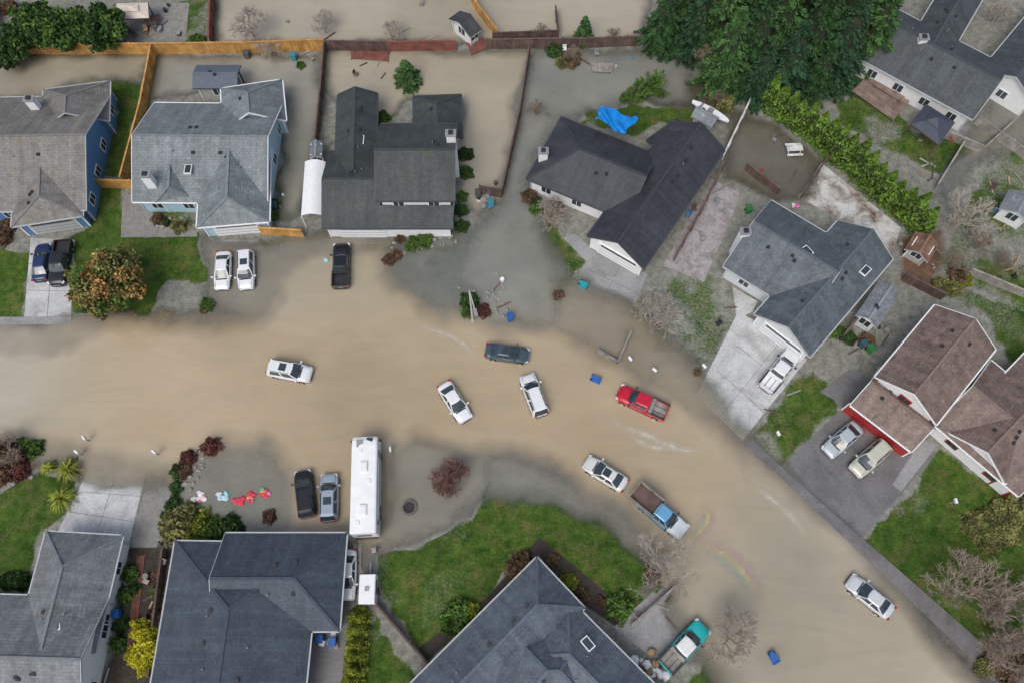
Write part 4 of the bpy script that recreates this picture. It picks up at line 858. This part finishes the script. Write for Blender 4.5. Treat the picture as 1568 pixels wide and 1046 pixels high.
for p,ms,sc in [((380,35),BG,.85),((495,35),BG,.6),((600,48),BG,.55),((822,165),BB,.5),((842,325),BG,.7),((1002,478),BG,.95),((1085,85),BB,.8),((1015,865),BG,.95),((1125,975),BG,.95),
  ((1490,905),BP,1.2),((1545,955),BP,1.0),((1480,330),BG,.9),((1505,370),BB,.6),((690,720),BR,1.25),((688,725),BR,1.1),((1560,905),BP,.7),((1465,400),BB,.6),((1530,20),BG,.6),((830,45),BB,.4),((1540,400),BB,.5),((880,82),BB,.5),((5,690),BP,.6),((1100,145),BB,.45),((940,50),BB,.35),((410,75),BG,.5),((1550,1010),BP,.9)]:
    place(random.choice(ms),'bare_tree',p,3*sc,random.uniform(0,6),sc)
# ---------------------------------------------------------------- street furniture and yard items
def lamp():
    b=MB(); c=g((724,492)); x,y=c.x,c.y
    b.cyl((x,y,-.2),(x,y,.3),.22,.18,10,0); b.cyl((x,y,.3),(x,y,7.6),.13,.09,10,0)
    pr=Vector((x,y,7.6))
    for k in range(1,7):
        t=k/6; q=Vector((x+.6*t,y-2.3*t,7.6+.5*math.sin(t*1.5))); b.cyl(pr,q,.07,.065,8,0); pr=q
    b.box(pr+Vector((.08,-.3,-.02)),(.36,.8,.14),1,.25); b.box(pr+Vector((.08,-.3,-.11)),(.22,.5,.05),2,.25)
    b.build('street_lamp',[mat('lamp_pole',(.5,.5,.48),.5,.1,metal=.2),GREY,HL])
lamp()
def bin_(p,colr,rz=0,lying=False):
    b=MB(); 
    P=[(-.26,-.28,0),(.26,-.28,0),(.26,.28,0),(-.26,.28,0),(-.32,-.36,1),(.32,-.36,1),(.32,.36,1),(-.32,.36,1)]
    b.idx(P,[(0,3,2,1),(0,1,5,4),(1,2,6,5),(2,3,7,6),(3,0,4,7)],0); b.box((0,0,1.03),(.68,.78,.08),1); b.box((0,.42,.98),(.6,.06,.06),1)
    for s in (1,-1): b.cyl((s*.25,.3,.12),(s*.31,.3,.12),.13,.13,10,2)
    c=g(p,.5); o=b.build('wheelie_bin',[mat('bin_%d'%int(colr[2]*100),colr,.5,.1),mat('binlid_%d'%int(colr[2]*100),tuple(x*.8 for x in colr),.5,.1),RUB],None,(c.x,c.y,0 if not lying else .3),rz)
    if lying: o.rotation_euler=(math.radians(90),0,rz)
BL=(.02,.12,.4)
bin_((781,487),BL,.3); bin_((905,577),BL,1.2,True); bin_((752,312),(.05,.25,.3)); bin_((1257,132),BL); bin_((1146,322),(.03,.2,.05)); bin_((1322,528),(.04,.1,.12),.5); bin_((1333,535),(.04,.04,.05),.5)
bin_((887,432),(.02,.3,.35),1,True); bin_((1180,998),BL,.5,True); bin_((490,978),BL); bin_((510,983),(.4,.4,.4)); bin_((420,316),(.1,.1,.12)); bin_((378,85),(.1,.1,.1)); bin_((450,88),(.03,.3,.3))
bin_((180,940),(.05,.15,.4),.2); bin_((732,298),(.1,.1,.1))
def mailbox(p):
    b=MB(); b.box((0,0,.5),(.1,.1,1.1),0); b.box((0,0,1.12),(.25,.5,.2),1); b.cyl((0,-.25,1.22),(0,.25,1.22),.125,.125,10,1); b.box((0,-.02,.95),(.3,.4,.04),0)
    c=g(p); b.build('mailbox',[GYW,WHITE],None,(c.x,c.y,0),random.random())
for p in [(126,696),(137,675),(243,696),(600,692),(1000,572),(1455,770),(963,555),(1075,566),(1187,668)]: mailbox(p)
b=MB(); c=g((627,777))
for k in range(14):
    a=k*math.pi*2/14; b.box((c.x+.65*math.cos(a),c.y+.65*math.sin(a),.15),(.2,.3,.34),0,a)
b.cyl((c.x,c.y,0),(c.x,c.y,.08),.55,.55,14,1); b.build('fire_pit',[mat('stone',(.12,.11,.11),.8,.3),BLK])
def table(p,rz,m,name='picnic_table'):
    b=MB(); 
    for k in range(5): b.box((0,-.32+k*.16,.75),(1.9,.145,.04),0)
    for s in (1,-1):
        b.box((0,s*.75,.45),(1.9,.28,.04),0)
        for x in (-.7,.7): b.obox(Vector((x,s*.35,.38)),Vector((1,0,0)),Vector((0,.87,s*.5)).normalized(),Vector((0,-s*.5,.87)).normalized(),.08,.08,.85,0)
    c=g(p); b.build(name,[m],None,(c.x,c.y,0),rz)
table((1214,233),.05,WHW); table((1345,140),-.5,DKW); table((236,36),.2,DKW)
def decor(p,cols,r):
    b=MB(); c=g(p); rn=random.Random(int(p[0]))
    for k in range(12):
        a=rn.uniform(0,6.28); rr=rn.uniform(0,r*.7); q=(c.x+rr*math.cos(a)*1.2,c.y+rr*math.sin(a),.1); core(b,q,(rn.uniform(.25,.5)*r,rn.uniform(.2,.4)*r,.12),0 if k<7 else k%len(cols),9,5)
    b.build('deflated_lawn_decoration',[mat('vinyl_%d_%d_%d'%tuple(int(v*9) for v in cc),cc,.4,.25,5) for cc in cols])
decor((305,762),[(.7,.66,.68),(.6,.2,.25)],.85); decor((341,760),[(.35,.6,.65),(.6,.65,.7)],.7); decor((368,766),[(.6,.03,.06),(.5,.05,.1)],.75); decor((386,762),[(.6,.08,.05),(.1,.4,.6),(.65,.4,.1)],.7); decor((404,755),[(.6,.03,.08),(.1,.4,.15),(.6,.5,.1),(.6,.2,.4)],.8)
decor((1219,316),[(.7,.15,.4),(.6,.6,.6)],.5); decor((500,398),[(.3,.6,.6)],.4)
def tarp():
    b=MB(); n1,n2=26,18; q=[(908,190),(922,160),(976,180),(958,216)]; Q=[g(p,3.8) for p in q]; P=[]
    for i in range(n1+1):
        for j in range(n2+1):
            u,v=i/n1,j/n2; p=(Q[0]*(1-u)+Q[3]*u)*(1-v)+(Q[1]*(1-u)+Q[2]*u)*v
            z=4.6-1.2*v+.12*math.sin(u*9+v*4)*math.cos(v*7-u*3)+.07*math.sin(u*21+v*13)+random.uniform(-.025,.025); P.append((p.x+.3*math.sin(v*6+u*3),p.y+.3*math.sin(u*8),z))
    b.idx(P,[(i*(n2+1)+j,(i+1)*(n2+1)+j,(i+1)*(n2+1)+j+1,i*(n2+1)+j+1) for i in range(n1) for j in range(n2)],0,False)
    b.build('blue_tarp',[mat('tarp_blue',(.005,.24,.70),.35,.15,1.5)])
tarp()
def clutter(c4,n_,seed,name='yard_clutter',big=.6):
    rn=random.Random(seed); b=MB(); Q=[g(p) for p in c4]
    for k in range(n_):
        u,v=rn.random(),rn.random(); p=(Q[0]*(1-u)+Q[1]*u)*(1-v)+(Q[3]*(1-u)+Q[2]*u)*v; t=rn.random(); mi=rn.choice([0,1,2,3,4,0,1,2,3,4,5,6,7,3,0]); rz=rn.uniform(0,3)
        if t<.45: b.box((p.x,p.y,.12),(rn.uniform(.8,2.4),rn.uniform(.1,.2),.06),rn.choice([0,1,6]),rz)
        elif t<.7:
            w=rn.uniform(.25,big); b.box((p.x,p.y,w*.35),(w,w*rn.uniform(.6,1),w*.7),mi,rz); b.box((p.x,p.y,w*.72),(w*1.06,w*.7,.04),rn.choice([0,1,3,4]),rz)
        elif t<.85: r=rn.uniform(.12,.28); b.cyl((p.x,p.y,0),(p.x,p.y,r*2),r*.85,r,10,mi)
        else:
            x,y=p.x,p.y; b.box((x,y,.42),(.5,.5,.05),mi,rz); b.box((x+.22*math.cos(rz),y+.22*math.sin(rz),.7),(.05,.5,.55),mi,rz)
            for a in (-1,1):
                for c_ in (-1,1): b.box((x+.2*a,y+.2*c_,.2),(.04,.04,.4),mi,rz)
    b.build(name,[GYW,DKW,WHITE,GREY,BLK,mat('clut_blue',(.04,.2,.45),.5,.1),mat('clut_tan',(.35,.26,.16),.7,.2),mat('clut_red',(.4,.05,.04),.5,.1)])
for i,(c4,k) in enumerate([([(170,8),(290,5),(285,55),(190,58)],24),([(520,75),(590,75),(590,120),(520,120)],5),([(820,70),(990,70),(990,110),(820,110)],9),([(1180,190),(1260,240),(1220,290),(1150,260)],4),
  ([(1060,280),(1130,300),(1080,400),(1040,390)],7),([(1370,345),(1450,350),(1440,420),(1370,420)],9),([(1290,480),(1380,480),(1370,540),(1280,540)],9),([(1510,270),(1568,260),(1568,370),(1520,350)],10),
  ([(530,830),(580,830),(575,930),(525,930)],12),([(150,850),(200,850),(180,1046),(130,1046)],16),([(470,965),(520,965),(515,1000),(480,1000)],6),([(700,280),(765,280),(765,320),(710,320)],8),
  ([(1380,185),(1470,190),(1470,225),(1390,230)],4),([(1240,95),(1320,130),(1300,180),(1255,130)],3),([(410,300),(435,300),(430,330),(410,330)],5),([(740,430),(780,430),(780,470),(740,470)],7),
  ([(1100,430),(1150,430),(1120,500),(1060,530)],2),([(1200,560),(1260,600),(1200,680),(1160,660)],2),([(1390,240),(1440,250),(1430,290),(1400,280)],5),([(280,65),(500,84),(500,100),(280,95)],8),([(980,900),(1060,940),(1020,960),(960,960)],3),
  ([(1510,380),(1568,400),(1568,480),(1500,440)],4),([(228,840),(258,840),(230,1040),(215,1040)],14),([(420,-10),(700,-10),(700,60),(420,60)],5)]): clutter(c4,k,i+1)
rn=random.Random(3); b=MB()
for k in range(40):
    c=g((rn.gauss(993,12),rn.gauss(1025,14)),0); core(b,(c.x,c.y,rn.uniform(.1,.6)),(rn.uniform(.2,.5),rn.uniform(.2,.5),rn.uniform(.12,.3)),rn.choice([0,0,0,1]),7,4)
b.build('debris_pile',[WHITE,mat('clut_tan2',(.3,.2,.1))])
for c4,k,sd_ in [([(275,700),(330,680),(300,740),(270,790)],20,1),([(700,440),(780,440),(780,490),(700,490)],16,2),([(235,320),(300,340),(300,355),(240,352)],14,3),([(0,680),(60,680),(50,740),(0,750)],14,4),([(590,375),(700,360),(700,372),(600,398)],20,5)]:
    rn=random.Random(sd_); b=MB(); Q=[g(p) for p in c4]
    for _ in range(k):
        u,v=rn.random(),rn.random(); p=(Q[0]*(1-u)+Q[1]*u)*(1-v)+(Q[3]*(1-u)+Q[2]*u)*v; core(b,(p.x,p.y,.08),(rn.uniform(.12,.35),rn.uniform(.12,.3),rn.uniform(.1,.22)),0,6,4)
    b.build('garden_rocks',[mat('rock',(.25,.24,.22),.9,.3,4)])
print('done',len(bpy.data.objects))
